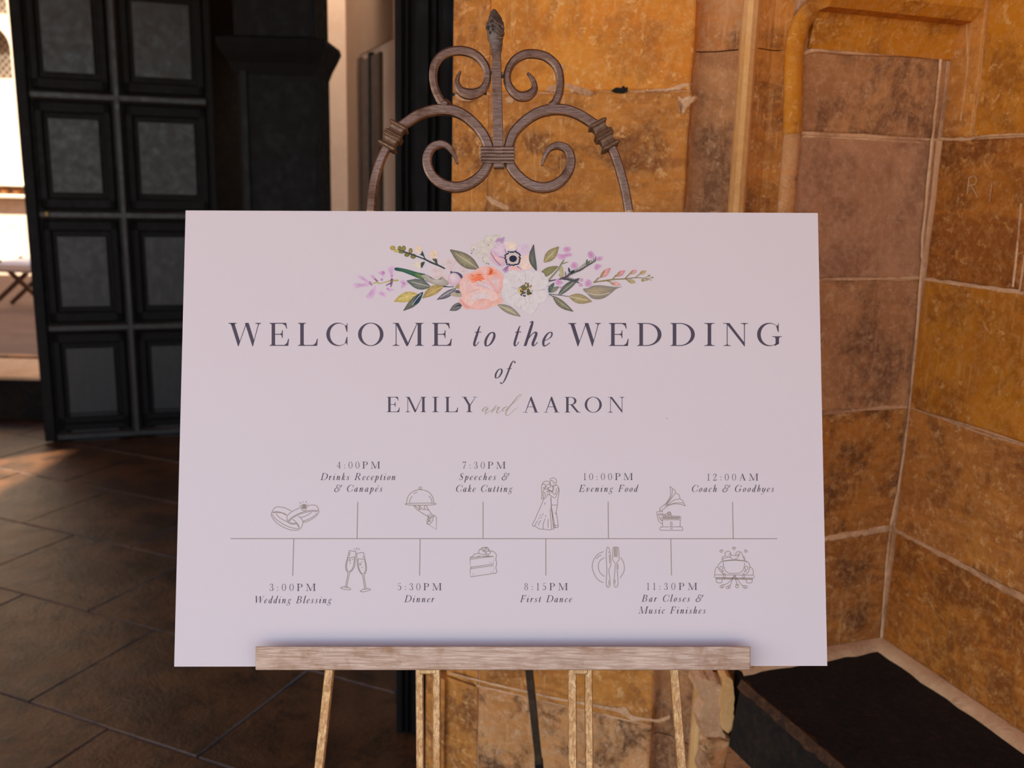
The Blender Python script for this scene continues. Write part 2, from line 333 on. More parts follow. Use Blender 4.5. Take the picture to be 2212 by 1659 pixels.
for i in range(8):
    jamb_piece('jamb_stone', prof, jz[i], jz[i+1], M[['st_dull', 'st_dull', 'st_brown', 'st_brown', 'st_dull', 'st_worn', 'st_brown', 'st_brown'][i]], random.uniform(-.002, .002))
    jamb_piece('jamb_stone', holl, jz[i], jz[i+1], M[['st_dull', 'st_brown', 'st_brown', 'st_rust', 'st_brown', 'st_brown', 'st_brown', 'st_brown'][i]], random.uniform(-.002, .002))
for z0, z1 in ((0.0, 1.2), (1.2, 2.2), (2.2, 3.2)): jamb_piece('roll_moulding', roll, z0, z1, M['roll'])
# outer roll that turns over the head of the recess
def sweep_plane(name, pl, path, r, mat, parent, off=0.0, flat=0.7, seg=10, smooth=True):
    n = len(path); vs, fs = [], []
    for i, (a, z) in enumerate(path):
        p, q = path[max(i-1, 0)], path[min(i+1, n-1)]; L = math.hypot(q[0]-p[0], q[1]-p[1]); nx, nz = -(q[1]-p[1])/L, (q[0]-p[0])/L
        for k in range(seg):
            th = 2*math.pi*k/seg; vs.append(pl.pt(a+nx*r*math.cos(th), z+nz*r*math.cos(th), off+r*flat*math.sin(th)))
    for i in range(n-1):
        for k in range(seg): k2 = (k+1) % seg; fs.append((i*seg+k, i*seg+k2, (i+1)*seg+k2, (i+1)*seg+k))
    fs += [tuple(range(seg)), tuple((n-1)*seg+k for k in range(seg))]
    return mesh_obj(name, vs, fs, mat, parent, smooth)
head_px = [(1703, 290), (1704, 230), (1705, 170), (1708, 110), (1718, 62), (1738, 30), (1768, 8), (1800, -12), (1840, -45), (1885, -100)]
head = catmull([PB.hit(x, y) for x, y in head_px], 5)
t_v = PB.hit(1703, 290)[0]
for z0, z1, mt_ in ((0.0, 0.62, 'st_dull'), (0.62, 1.05, 'st_worn'), (1.05, 1.335, 'st_worn'), (1.335, 1.612, 'st_worn')):
    sweep_plane('label_moulding', PB, [(t_v, z0+.001), (t_v, (z0+z1)/2), (t_v, z1-.001)], 0.0185, M[mt_], wj, 0.012)
sweep_plane('label_moulding', PB, [(a, z) for a, z in head], 0.0195, M['st_ochre'], wj, 0.012)
# lintel: soffit, cove and fascia over the recess
lz0 = PB.hit(1900, 40)[1]; lz1 = PB.hit(1900, 118)[1]
tl = PB.hit(1745, 60)[0]
vs = []; prof2 = [(-0.02, lz1), (0.008, lz1), (0.012, lz1+.02), (0.020, lz0-.012), (0.024, lz0-.003), (0.055, lz0), (0.075, lz0+.02), (0.08, 2.3), (-0.02, 2.3)]
for tt in (tl, 0.0): vs += [PB.pt(tt, z, o) for o, z in prof2]
n = len(prof2); fs = [(i, (i+1) % n, n+(i+1) % n, n+i) for i in range(n)] + [tuple(range(n)), tuple(range(n, 2*n))]
mesh_obj('lintel_stone', vs, fs, M['st_ochre'], wb)
sweep_plane('mortar_joint', PB, catmull([PB.hit(x, y) for x, y in ((1728, 118), (1760, 108), (1800, 112), (1880, 116), (1960, 118), (2025, 126))], 4), 0.005, M['mortar'], wb, 0.004, 0.6, 6)
# ragged raised pointing
def pointing(pl, pts, wdt, parent, mat='mortar', off=0.004):
    q = catmull([pl.hit(x, y) for x, y in pts], 7); vs, fs = [], []; n = len(q)
    for i, (a, z) in enumerate(q):
        p, r_ = q[max(i-1, 0)], q[min(i+1, n-1)]; L = math.hypot(r_[0]-p[0], r_[1]-p[1]) or 1; nx, nz = -(r_[1]-p[1])/L, (r_[0]-p[0])/L
        for s, o in ((-1, 0.0), (-.5, 1), (.5, 1), (1, 0.0)):
            ww = wdt*s*random.uniform(.5, 1.15); vs.append(pl.pt(a+nx*ww, z+nz*ww, off-0.002+0.002*o))
        if i:
            for k in range(3): b = 4*i+k; fs.append((b-4, b-3, b+1, b))
    return mesh_obj('mortar_joint', vs, fs, M[mat], parent)
pointing(PB, [(1775, 602), (1850, 603), (1930, 601), (1985, 600)], .0035, wb)
pointing(PB, [(1775, 893), (1850, 885), (1905, 880), (1958, 878)], .0045, wb)
pointing(PB, [(1730, 295), (1790, 297), (1880, 302), (1985, 308)], .0035, wb)
pointing(PB, [(1775, 1163), (1830, 1154), (1880, 1145), (1922, 1138)], .010, wb, 'mortar')
pointing(PR, [(2020, 298), (2080, 302), (2140, 293), (2215, 290)], .0035, wr)
pointing(PR, [(1992, 602), (2060, 612), (2130, 622), (2215, 634)], .005, wr)
pointing(PR, [(1965, 880), (2040, 905), (2120, 935), (2215, 962)], .003, wr)
pointing(PR, [(1928, 1140), (1980, 1168), (2050, 1205), (2130, 1250), (2215, 1296)], .007, wr)
pointing(PR, [(2094, 130), (2090, 180), (2078, 260)], .003, wr)
pointing(PR, [(2208, 440), (2200, 530), (2190, 620)], .003, wr)
pointing(PR, [(2096, -5), (2092, 60), (2094, 130)], .004, wr)
pointing(PB, [(2028, 126), (2012, 280), (1990, 500), (1985, 600), (1962, 870), (1935, 1060), (1918, 1150), (1905, 1300), (1900, 1390)], .0042, wb, 'mortar', 0.008)
# ---- stone ledge in the recess
led = empty('stone_ledge', (0.72, 1.72, 0), 'blackened stone ledge slab filling the foot of the recess under the right wall', 'ledge')
la = on_z(1605, 1468, .5).xy; lb = on_z(1830, 1659, .5).xy
dv = (lb-la).normalized(); lb = la + dv*0.75
rb = PR.pt(-1.05, 0, 0).xy
cor = CORNER.xy
def ins(p, q, d): return p + (q-p).normalized()*d
slab_plan = [la, lb, rb, cor, PB.pt(-0.385, 0, 0).xy]
prism('ledge_slab', slab_plan, 0.40, 0.5, M['st_black'], led)
nn = Vector((dv.y, -dv.x)); nn = nn if nn.dot(Vector((0, 0))-la) > 0 else -nn
nn = Vector((-abs(nn.x), nn.y)) if nn.x > 0 else nn
fp = [la+nn*0.0, lb+nn*0.0, lb-nn*0.2, la-nn*0.2+dv*0.05]
# sloped dark face below the slab edge
slo = [la+nn*0.001, lb+nn*0.001]
vs = [Vector((*la, .497)), Vector((*lb, .497)), Vector((*(lb+nn*.10), .0)), Vector((*(la+nn*.075), .0)), Vector((*(la-nn*.02), .0)), Vector((*(lb-nn*.02), .0)),
      ]
hexa('ledge_riser', [Vector((*(la+nn*.07), 0)), Vector((*(lb+nn*.07), 0)), Vector((*(lb-nn*.15), 0)), Vector((*(la-nn*.02+dv*.02), 0)),
                     Vector((*(la+nn*.004), .488)), Vector((*(lb+nn*.004), .488)), Vector((*(lb-nn*.15), .45)), Vector((*(la-nn*.02+dv*.02), .45))], M['st_black'], led)
vs, fs = [], []
for i in range(40):
    p = la + (lb-la)*(i/39*.75); h = random.uniform(.0, .005); w_ = random.uniform(.004, .016)
    q0, q1, q2 = p-nn*w_, p+nn*.004, p+nn*(.012+random.uniform(0, .003))
    vs += [Vector((q0.x, q0.y, .4985)), Vector((q1.x, q1.y, .5+h*.45)), Vector((q2.x, q2.y, .486-h))]
    if i:
        for k in range(2): b_ = 3*i+k; fs.append((b_-3, b_-2, b_+1, b_))
mesh_obj('worn_arris', vs, fs, M['arris'], led)
def strip3(name, path, wdt, hgt, mat, parent):
    """low ragged fillet lying along a 3d path; path items (point, sideways dir)"""
    vs, fs = [], []
    for i, (p, s) in enumerate(path):
        w_ = wdt*random.uniform(.85, 1.12)
        vs += [p - s*w_*.08 + Vector((0, 0, hgt*1.0)), p + s*w_*.45 + Vector((0, 0, hgt*.75)), p + s*w_ + Vector((0, 0, hgt*.1)), p + s*w_ - Vector((0, 0, .004))]
        if i:
            for k in range(3): b = 4*i+k; fs.append((b-4, b-3, b+1, b))
    return mesh_obj(name, vs, fs, mat, parent, True)
path = [(PB.pt(-.385+.385*i/16, .5, .006), PB.n) for i in range(17)]
strip3('mortar_fillet', path, .026, .018, M['fillet'], led)
path = [(PR.pt(-1.0*i/30, .5, .006), PR.n) for i in range(31)]
strip3('mortar_fillet', path, .028, .018, M['fillet'], led)
# worn block and plinth at the foot of the moulded jamb
plinth = empty('base_stone', (0.5, 1.8, 0), 'rough pale brown stone block at the foot of the moulded jamb', 'stone block')
k0 = on_z(1575, 1596, .35).xy; k1 = on_z(1632, 1590, .35).xy; k2 = on_z(1690, 1603, .35).xy; k3 = on_z(1800, 1700, .35).xy; k4 = on_z(1560, 1700, .35).xy
k5 = on_z(1694, 1700, .35).xy
prism('block', [k0, k1, k2, k5, k4], 0, .35, M['st_worn'], plinth)
prism('block', [k2+Vector((.002, 0)), k3, k3+Vector((0, -.1)), k5+Vector((.002, 0))], 0, .345, M['st_ochre'], plinth, top=[k2+Vector((.002, 0)), k2+Vector((.012, -.01)), k5+Vector((.012, -.05)), k5+Vector((.002, 0))])
PJ = VPlane(at_depth(1560, 1500, 1.79), 78)
patch('mortar_smear', PJ, [(1490, 1450), (1545, 1452), (1560, 1500), (1552, 1560), (1570, 1600), (1560, 1659), (1505, 1659), (1515, 1600), (1500, 1540), (1508, 1500)], M['mortar'], plinth, 0.0, 0.02)
patch('mortar_smear', PJ, [(1552, 1452), (1572, 1450), (1578, 1520), (1570, 1572), (1552, 1568), (1545, 1500)], M['roll'], plinth, 0.0, 0.024)
patch('mortar_smear', PJ, [(1508, 1585), (1550, 1578), (1590, 1592), (1585, 1620), (1600, 1659), (1530, 1659)], M['st_worn'], plinth, 0.01, 0.02)

# ---- floor of diagonal flagstones
fl = box('floor', -6.0, 3.0, 0.25, 9.0, -0.15, -0.006, M['floor']); tag(fl, 'dark bedding under the worn flagstone passage floor', None, None, 'structure')
fu = Vector((.92, -.39)).normalized(); fv = Vector((.39, .92)).normalized(); fo = Vector((-1.472, 3.01))
def flag(u0, u1, v0, v1):
    g = .0012; z = random.uniform(-.001, .001)
    c = [fo+fu*a+fv*b for a, b in ((u0+g, v0+g), (u1-g, v0+g), (u1-g, v1-g), (u0+g, v1-g))]
    t_ = [fo+fu*a+fv*b for a, b in ((u0+g+.004, v0+g+.004), (u1-g-.004, v0+g+.004), (u1-g-.004, v1-g-.004), (u0+g+.004, v1-g-.004))]
    vs = [Vector((p.x, p.y, -.03)) for p in c] + [Vector((p.x, p.y, -.006+z)) for p in c] + [Vector((p.x, p.y, z)) for p in t_]
    fs = [(8, 9, 10, 11)] + [(a+i, a+(i+1) % 4, a+4+(i+1) % 4, a+4+i) for a in (0, 4) for i in range(4)]
    mesh_obj('flagstone', vs, fs, M['floor'], fl)
U0 = -8
for r_ in range(-5, 9):
    v0 = r_*.50; v1 = v0+.50; sh = (r_ % 2)*.31; u = U0*.62+sh if r_ % 2 else U0*.62
    k = -6
    while k < 10:
        u0 = k*.62 - (0.31 if r_ % 2 else 0); u1 = u0+.62; c = fo+fu*((u0+u1)/2)+fv*((v0+v1)/2); k += 1
        if -5.2 < c.x < 1.2 and .5 < c.y < 5.6 and c.x < 0.25*(c.y) + .6:
            if PR.n.dot(Vector((c.x, c.y, 0))-PR.P) > 0.3: flag(u0, u1, v0, v1)
# ---- sunlit forecourt behind the camera, courtyard beyond the passage
g1 = box('ground', -30, 30, -40, 0.249, -0.3, -0.004, M['ground']); tag(g1, 'pale forecourt paving in front of the doorway', None, None, 'structure')
TRE = lambda *a: a
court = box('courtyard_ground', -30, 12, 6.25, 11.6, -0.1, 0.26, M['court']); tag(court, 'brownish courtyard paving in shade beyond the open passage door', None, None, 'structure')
th = box('threshold_step', -6.0, -0.6, 5.61, 6.22, -0.02, 0.262, M['tread'], None, 0.008); tag(th, 'raised stone threshold step with a dark riser, left beyond the door', None, None, 'structure')
box('riser', -6.0, -0.6, 5.595, 5.609, -0.01, 0.245, M['st_black'], th)
box('kerb', -6.0, -0.6, 6.222, 6.30, 0.1, 0.275, M['st_dull'], th)
ce = box('sun_block_roof', -4.9, 4.2, -3.0, 6.22, 3.6, 11.2, M['st_dull']); tag(ce, 'unseen porch roof mass above the doorway, added and heightened to block the sun', None, None, 'structure')  # unseen mass added overhead, its height set by the shadow it throws
wl = box('wall_left', -4.9, -4.6, 0.9, 2.0, 0, 3.6, M['st_dull']); tag(wl, 'unseen passage side wall left of the frame, its opening added to let sun onto the floor', None, None, 'structure')  # opening added so that a sun patch falls on the passage floor
for y0, y1, z0, z1 in ((3.45, 6.2, 0, 3.6), (2.0, 3.45, 0, 1.4), (2.0, 3.45, 3.57, 3.6)): box('wall_part', -4.9, -4.6, y0, y1, z0, z1, M['st_dull'], wl)
wg = box('court_shade_block', -16, -4.91, 3.8, 6.2, 0, 11.2, M['st_dull']); tag(wg, 'unseen mass left of the frame, added to shade the courtyard', None, None, 'structure')  # unseen block added to keep sun off the courtyard
wq = box('wall_far', -2.3, 3.0, 6.0, 6.2, 0, 3.6, M['st_black']); tag(wq, 'passage end wall behind the panelled door, coloured black for its dimness', None, None, 'structure')  # black stone colour stands in for the dim gap beside the door
# ---- facade across the courtyard
FY = 11.5
def fx(px, py=100): return at_depth(px, py, FY).x
def fz(py, px=20): return at_depth(px, py, FY).z
fa = box('wall_courtyard', -14, 3.0, FY, FY+.5, 0.0, fz(170), M['far']); tag(fa, 'sunlit pale limestone facade across the courtyard, far left', None, None, 'structure')
box('pier', fx(22), 3.0, FY, FY+.5, fz(170), 9, M['far'], fa)
box('transom', -14, fx(22), FY, FY+.5, fz(52), fz(30), M['far'], fa)
box('pier', -14, fx(-70), FY, FY+.5, fz(170), fz(52), M['far'], fa)
box('wall_top', -14, fx(22), FY, FY+.5, fz(-90), 9, M['far'], fa)
box('string_course', -14, 3.0, FY-.10, FY, fz(428), fz(420), M['far'], fa, .01)
box('string_course', -14, 3.0, FY-.12, FY, fz(403), fz(397), M['far'], fa, .01)
for k in range(24):
    x = fx(95) - k*.145; box('carved_boss', x-.05, x+.05, FY-.09, FY, fz(418), fz(405), M['st_worn'], fa, .02)
for k, (za, zb) in enumerate(((170, 52), (30, -90))):
    wn = empty('window_%d' % (k+1), (fx(-20), FY, fz(za)), ['grey leaded window in the bright facade, lower light', 'grey leaded window in the bright facade, upper light cut by the frame'][k], None, None, 'structure')
    z0, z1 = fz(za), fz(zb); x0, x1 = fx(-70), fx(22)
    box('glass_pane', x0, x1, FY+.16, FY+.17, z0, z1, simple('old_leaded_glass', lin((96, 88, 80)), .25), wn)
    bmx = bmesh.new()
    s = .085; c = x0-(z1-z0)
    while c < x1+(z1-z0):
        for sg in (1, -1):
            for (q0, q1) in (((c, z0), (c+sg*(z1-z0), z1)),):
                xa, za_, xb, zb_ = q0[0], q0[1], q1[0], q1[1]
                def cl(x, z, x2, z2, lim, gt):
                    t_ = (lim-x)/(x2-x); return lim, z+(z2-z)*t_
                p, q = (xa, za_), (xb, zb_)
                if max(p[0], q[0]) < x0 or min(p[0], q[0]) > x1: continue
                if p[0] < x0: p = cl(*p, *q, x0, 0)
                if q[0] < x0: q = cl(*p, *q, x0, 0)
                if p[0] > x1: p = cl(*p, *q, x1, 0)
                if q[0] > x1: q = cl(*p, *q, x1, 0)
                h = .007; v = [bmx.verts.new((a, FY+.15, b+d)) for (a, b, d) in ((p[0], p[1], -h), (q[0], q[1], -h), (q[0], q[1], h), (p[0], p[1], h))]
                v2 = [bmx.verts.new(u.co+Vector((0, .012, 0))) for u in v]
                bmx.faces.new(v); bmx.faces.new(v2)
                for i in range(4): bmx.faces.new((v[i], v[(i+1) % 4], v2[(i+1) % 4], v2[i]))
        c += s
    bm_obj('lead_lattice', bmx, simple('lead_came', lin((150, 140, 128)), .6), wn)
    # rounded head of the light
    R_ = .28; pl_ = [(x1-R_*(1-math.sin(a)), z1-R_*(1-math.cos(a))) for a in [i*math.pi/16 for i in range(9)]] + [(x1+.001, z1+.001)]
    vs = [Vector((a, FY, b)) for a, b in pl_]+[Vector((a, FY+.15, b)) for a, b in pl_]; n = len(pl_)
    mesh_obj('window_head', vs, [tuple(range(n)), tuple(range(n, 2*n))]+[(i, (i+1) % n, n+(i+1) % n, n+i) for i in range(n)], M['far'], wn)
# ---- folding stool in the courtyard
sy = 8.5
st = empty('folding_stool', at_depth(38, 668, sy), 'folding stool with crossed brown legs and a white seat pad, far left in the courtyard', 'stool')
def bar3(name, p, q, hw, hd, mat, parent, bev=.003):
    d = (q-p).normalized(); s = d.cross(Vector((0, 1, 0))).normalized(); u = Vector((0, 1, 0))
    c = [p+s*a*hw+u*b*hd for a, b in ((-1, -1), (1, -1), (1, 1), (-1, 1))]+[q+s*a*hw+u*b*hd for a, b in ((-1, -1), (1, -1), (1, 1), (-1, 1))]
    return hexa(name, c, mat, parent, bev)
for dy in (0.0, 0.38):
    a, b, c_, d_ = (at_depth(*v, sy) for v in ((-6, 562), (112, 672), (84, 562), (-26, 672)))
    o_ = Vector((0, dy, 0)); zf = .262
    a, b, c_, d_ = a+o_, b+o_, c_+o_, d_+o_
    b.z = d_.z = zf+.004
    bar3('leg', a, b, .020, .012, M['brownwood'], st); bar3('leg', c_+Vector((0, .026, 0)), d_+Vector((0, .026, 0)), .020, .012, M['brownwood'], st)
p0 = at_depth(-8, 588, sy); p1 = at_depth(80, 566, sy)
box('seat_pad', p0.x, p1.x, sy-.03, sy+.42, p0.z, p1.z, simple('white_canvas', (.85, .84, .8), .8), st, .03)
# ---- panelled door leaf
PD = VPlane((-2.62, 5.1), 71)
dr = empty('door_1', (-2.62, 5.1, 0), 'near-black panelled oak door leaf standing open, left of the white sign', None, None, 'structure')
W_ = PD.hit(462, 300)[0]; tm = PD.hit(258, 300)[0]
pbox('leaf', PD, 0.0, W_, 0.01, 3.25, -0.06, 0.0, M['wood'], dr, .004)
zr = [PD.hit(258, y)[1] for y in (705, 465, 213)]; pitch = (zr[2]-zr[0])/2
zr = [0.06, zr[0]-pitch] + zr + [zr[2]+pitch]
tl_, tr_ = PD.hit(72, 300)[0], PD.hit(452, 300)[0]
pbox('stile', PD, tl_-.062, tl_-.004, 0.01, 3.2, 0, .03, M['wood'], dr, .006); pbox('stile', PD, tr_, tr_+.03, 0.01, 3.2, 0, .03, M['wood'], dr, .006)
pbox('mullion', PD, tm-.022, tm+.022, 0.01, 3.2, 0, .036, M['panel'], dr, .012)
for z in zr[1:]: pbox('rail', PD, tl_-.004, tr_, z-.024, z+.024, 0, .034, M['panel'], dr, .012)
for i in range(len(zr)-1):
    for a, b in ((tl_, tm-.022), (tm+.022, tr_)):
        z0, z1 = zr[i]+.03, zr[i+1]-.03; f = .055
        for (u0, u1, w0, w1) in ((a+.012, a+f, z0, z1), (b-f, b-.012, z0, z1), (a+.012, b-.012, z0, z0+.06), (a+.012, b-.012, z1-.06, z1)):
            pbox('panel_moulding', PD, u0, u1, w0, w1, 0, .018, M['wood'], dr, .008)
        pbox('panel', PD, a+f+.02, b-f-.02, z0+.085, z1-.085, 0, .012, M['panel'], dr, .005)
pbox('escutcheon', PD, PD.hit(98, 462)[0], PD.hit(108, 462)[0], PD.hit(100, 468)[1], PD.hit(100, 456)[1], .03, .045, simple('dull_brass', lin((120, 95, 55)), .4, .8), dr, .004)
# ---- dark timber pilaster with a moulded capital
py_ = 4.3
def px_x(px, d, py=200): return at_depth(px, py, d).x
pi = empty('timber_pilaster', (px_x(600, py_), py_+.1, 0), 'black timber pilaster with a moulded capital between the panelled door and pale plaster', 'pilaster')
box('shaft', px_x(512, py_), px_x(684, py_), py_, py_+.3, 0, at_depth(600, 150, py_).z, M['black_wood'], pi, .01)
box('shaft', px_x(508, py_), px_x(680, py_, 40), py_, py_+.3, at_depth(600, 95, py_).z, 3.6, M['black_wood'], pi, .01)
zc = [at_depth(690, y, py_).z for y in (165, 140, 118, 100, 88, 80)]; ex = [0, .02, .045, .062, .055, .0]
for i in range(5):
    e0, e1 = ex[i], ex[i+1]; xl, xr = px_x(508, py_), px_x(682, py_)
    hexa('capital', [Vector(p) for p in ((xl-e0, py_-e0, zc[i]), (xr+e0, py_-e0, zc[i]), (xr+e0, py_+.3, zc[i]), (xl-e0, py_+.3, zc[i]),
         (xl-e1, py_-e1, zc[i+1]), (xr+e1, py_-e1, zc[i+1]), (xr+e1, py_+.3, zc[i+1]), (xl-e1, py_+.3, zc[i+1]))], M['black_wood'], pi)
box('fillet', px_x(520, py_), px_x(535, py_), py_-.012, py_, 0, at_depth(520, 150, py_).z, M['wood'], pi, .004)
# ---- plaster pier and returning wall
wp = prism('wall_plaster', [(px_x(660, 5.8), 5.8), (px_x(752, 5.8), 5.8), (px_x(866, 4.7), 4.7), (px_x(866, 4.7)+.3, 4.8), (px_x(866, 4.7)+.3, 5.95), (px_x(660, 5.8), 5.95)], 0, 3.6, M['plaster'])
tag(wp, 'pale plaster wall glimpsed between the dark pilaster and the dark door edge', None, None, 'structure')
A_ = Vector((px_x(752, 5.8), 5.8)); B_ = Vector((px_x(866, 4.7), 4.7)); az_ = math.degrees(math.atan2((B_-A_).x, (B_-A_).y)); PW = VPlane(A_, az_)
pbox('shaded_facing', PW, 0.0, PW.hit(783, 300)[0], 0, 3.6, 0, .01, M['plaster_dark'], wp)  # darker sheets put the shade of the turned wall into its colour
pbox('shaded_facing', PW, PW.hit(783, 300)[0], PW.hit(850, 300)[0], PW.hit(800, 118)[1]+.02, 3.6, 0, .01, M['plaster_dark'], wp)
pbox('wooden_hatch', PW, PW.hit(787, 300)[0], PW.hit(828, 300)[0], .6, PW.hit(810, 120)[1], 0, .02, M['brownwood'], wp, .004)
pbox('hatch_frame', PW, PW.hit(783, 300)[0], PW.hit(788, 300)[0], .6, PW.hit(810, 112)[1], 0, .03, M['brownwood'], wp, .004)
pbox('hatch_frame', PW, PW.hit(806, 300)[0], PW.hit(810, 300)[0], .6, PW.hit(810, 112)[1], 0, .028, M['wood'], wp, .004)
# unseen fill spot added behind the pilaster to brighten the plaster
ld = bpy.data.lights.new('plaster_fill_spot', 'SPOT'); ld.energy = 85; ld.color = (1.0, .86, .72); ld.spot_size = math.radians(62); ld.spot_blend = .6; ld.shadow_soft_size = .12
lo = bpy.data.objects.new('plaster_fill_spot', ld); COL.objects.link(lo); lo.location = (-1.12, 4.95, 3.45)
lo.rotation_euler = (Vector((-1.12, 4.95, 3.45))-Vector((-1.0, 5.8, 1.9))).to_track_quat('Z', 'Y').to_euler()
# ---- black timber door edge against the jamb
de = empty('door_2', (-.22, 2.35, 0), 'black timber door edge with vertical grooves, close behind the left scrolls', None, None, 'structure')
yy = 2.30; x0, x1 = px_x(853, yy, 300), px_x(976, yy, 300)
box('stile', x0, x1, yy, yy+.10, .01, 3.5, M['black_wood'], de, .004)
for a, b in ((.03, .16), (.20, .27), (.34, .62), (.68, .74), (.80, .97)):
    box('vertical_moulding', x0+(x1-x0)*a, x0+(x1-x0)*b, yy-.014, yy, .02, 3.5, M['black_wood'], de, .005)
# ================================================================== EASEL AND SIGN
ya, yb, yc = map(math.radians, (0.5417, -15.915, -1.1899))
SM = Matrix.Rotation(ya, 3, 'Z') @ Matrix.Rotation(yb, 3, 'X') @ Matrix.Rotation(yc, 3, 'Y')
SX, SN, SZ = SM @ Vector((1, 0, 0)), SM @ Vector((0, -1, 0)), SM @ Vector((0, 0, 1))     # SN towards the camera
S0 = Vector((-0.01089, 1.17096, 1.18001)); SW, SH = 0.841, 0.594
def sp(px, py, off=0.0):
    r = ray(px, py); t = (S0+SN*off-CAM).dot(SN)/r.dot(SN); return CAM+r*t
def sloc(x, z, off): return S0 + SX*x + SZ*z + SN*off
ez = empty('easel', (S0.x, 1.35, 0), 'scrolled wrought metal display easel with a leaf finial, holding the white sign', 'easel')
EO = -0.013
def bar(name, path, off, hd, mat, crop=None, n=6, parent=ez, close_w=1.0, chamf=.32, tip=False):
    """flat-faced bar following pixel points (x, y, width) on the easel plane; crop = (ox, oy, scale)"""
    pts = []
    for q in path:
        x, y, w_ = q
        if crop: x, y, w_ = crop[0]+x/crop[2], crop[1]+y/crop[2], w_/crop[2]
        P = sp(x, y, off); d = (P-CAM).dot(FW); pts.append((P.x, P.y, P.z, w_*d/FPX/2, hd if len(q) < 4 else hd))
    return bar_w(name, pts, mat, n, parent, chamf, tip)
def bar_w(name, pts, mat, n=6, parent=ez, chamf=.32, tip=False, nvec=None):
    nv = nvec or SN
    q = catmull(pts, n) if n > 1 else pts; vs, fs = [], []; N = len(q)
    w0 = max(p[3] for p in q)
    for i, p in enumerate(q):
        a, b = Vector(q[max(i-1, 0)][:3]), Vector(q[min(i+1, N-1)][:3]); T = (b-a).normalized(); s = nv.cross(T).normalized(); u = T.cross(s)
        hw, hd_ = p[3], p[4]*(min(1, .35+.65*p[3]/w0) if tip else 1); c = chamf; P = Vector(p[:3])
        for (e, f) in ((-1, -(1-c)), (-(1-c), -1), (1-c, -1), (1, -(1-c)), (1, 1-c), (1-c, 1), (-(1-c), 1), (-1, 1-c)): vs.append(P+s*hw*e+nv*hd_*f)
        if i:
            for k in range(8): b0_ = 8*i; fs.append((b0_-8+k, b0_-8+(k+1) % 8, b0_+(k+1) % 8, b0_+k))
    fs += [tuple(range(8)), tuple(8*(N-1)+k for k in range(8))]
    bm = bmesh.new(); v = [bm.verts.new(x) for x in vs]
    for f in fs: bm.faces.new([v[i] for i in f])
    return bm_obj(name, bm, mat, parent)
K = (760, 0, 3.3515); I_ = M['iron']; HD = .0055
L1 = [(318, 985, 66), (345, 930, 68), (400, 886, 70), (490, 830, 72), (600, 798, 74), (710, 798, 76), (805, 832, 74), (890, 900, 72), (950, 975, 72), (985, 1050, 72), (1000, 1120, 70), (975, 1215, 72), (915, 1290, 74), (830, 1342, 74), (745, 1356, 74), (665, 1338, 74), (592, 1285, 70), (552, 1210, 68), (548, 1130, 64), (580, 1070, 60), (640, 1045, 54), (695, 1062, 44), (732, 1105, 34), (752, 1145, 24), (766, 1186, 12)]
R1 = [(1800, 935, 66), (1765, 905, 68), (1735, 888, 70), (1645, 832, 72), (1540, 797, 74), (1430, 797, 76), (1330, 828, 74), (1240, 890, 72), (1172, 965, 72), (1140, 1050, 72), (1130, 1120, 70), (1155, 1210, 72), (1220, 1290, 74), (1305, 1345, 74), (1395, 1360, 74), (1480, 1335, 74), (1545, 1280, 70), (1582, 1205, 68), (1582, 1130, 64), (1550, 1075, 58), (1490, 1055, 52), (1435, 1075, 42), (1405, 1115, 32), (1390, 1150, 24), (1378, 1198, 14)]
L2 = [(668, 762, 62), (640, 725, 60), (605, 650, 58), (589, 560, 58), (602, 470, 60), (655, 400, 62), (740, 370, 64), (825, 372, 64), (905, 405, 62), (965, 475, 58), (983, 550, 54), (965, 625, 56), (915, 670, 66), (850, 682, 76), (790, 660, 64), (763, 610, 44), (768, 560, 28), (787, 516, 14)]
R2 = [(1455, 768, 70), (1478, 735, 62), (1505, 660, 58), (1508, 570, 58), (1485, 485, 60), (1420, 420, 62), (1340, 393, 62), (1255, 395, 62), (1180, 435, 58), (1135, 505, 54), (1125, 580, 54), (1150, 645, 58), (1205, 695, 66), (1270, 695, 70), (1318, 655, 54), (1320, 605, 38), (1302, 565, 30), (1272, 530, 18)]
for p in (L1, R1): bar('scroll_bar', p, EO, HD, I_, K, 6, tip=True)
for p in (L2, R2): bar('scroll', p, EO, HD*.95, I_, K, 6, chamf=.5, tip=True)
bar('stem', [(1047, 385, 66), (1050, 600, 70), (1056, 850, 72), (1062, 1080, 74), (1067, 1216, 74)], EO+.001, .0062, I_, K, 3, chamf=.12)
bar('weld', [(655, 765, 50), (668, 757, 84), (678, 770, 100)], EO, .0056, I_, K, 3, chamf=.6); bar('weld', [(1450, 752, 70), (1452, 762, 100), (1452, 772, 70)], EO, .0056, I_, K, 3, chamf=.6)
bar('weld', [(1003, 515, 26), (1013, 515, 40), (1030, 520, 26)], EO, .005, I_, K, 2, chamf=.6); bar('weld', [(1075, 545, 26), (1088, 545, 40), (1100, 545, 26)], EO, .005, I_, K, 2, chamf=.6)
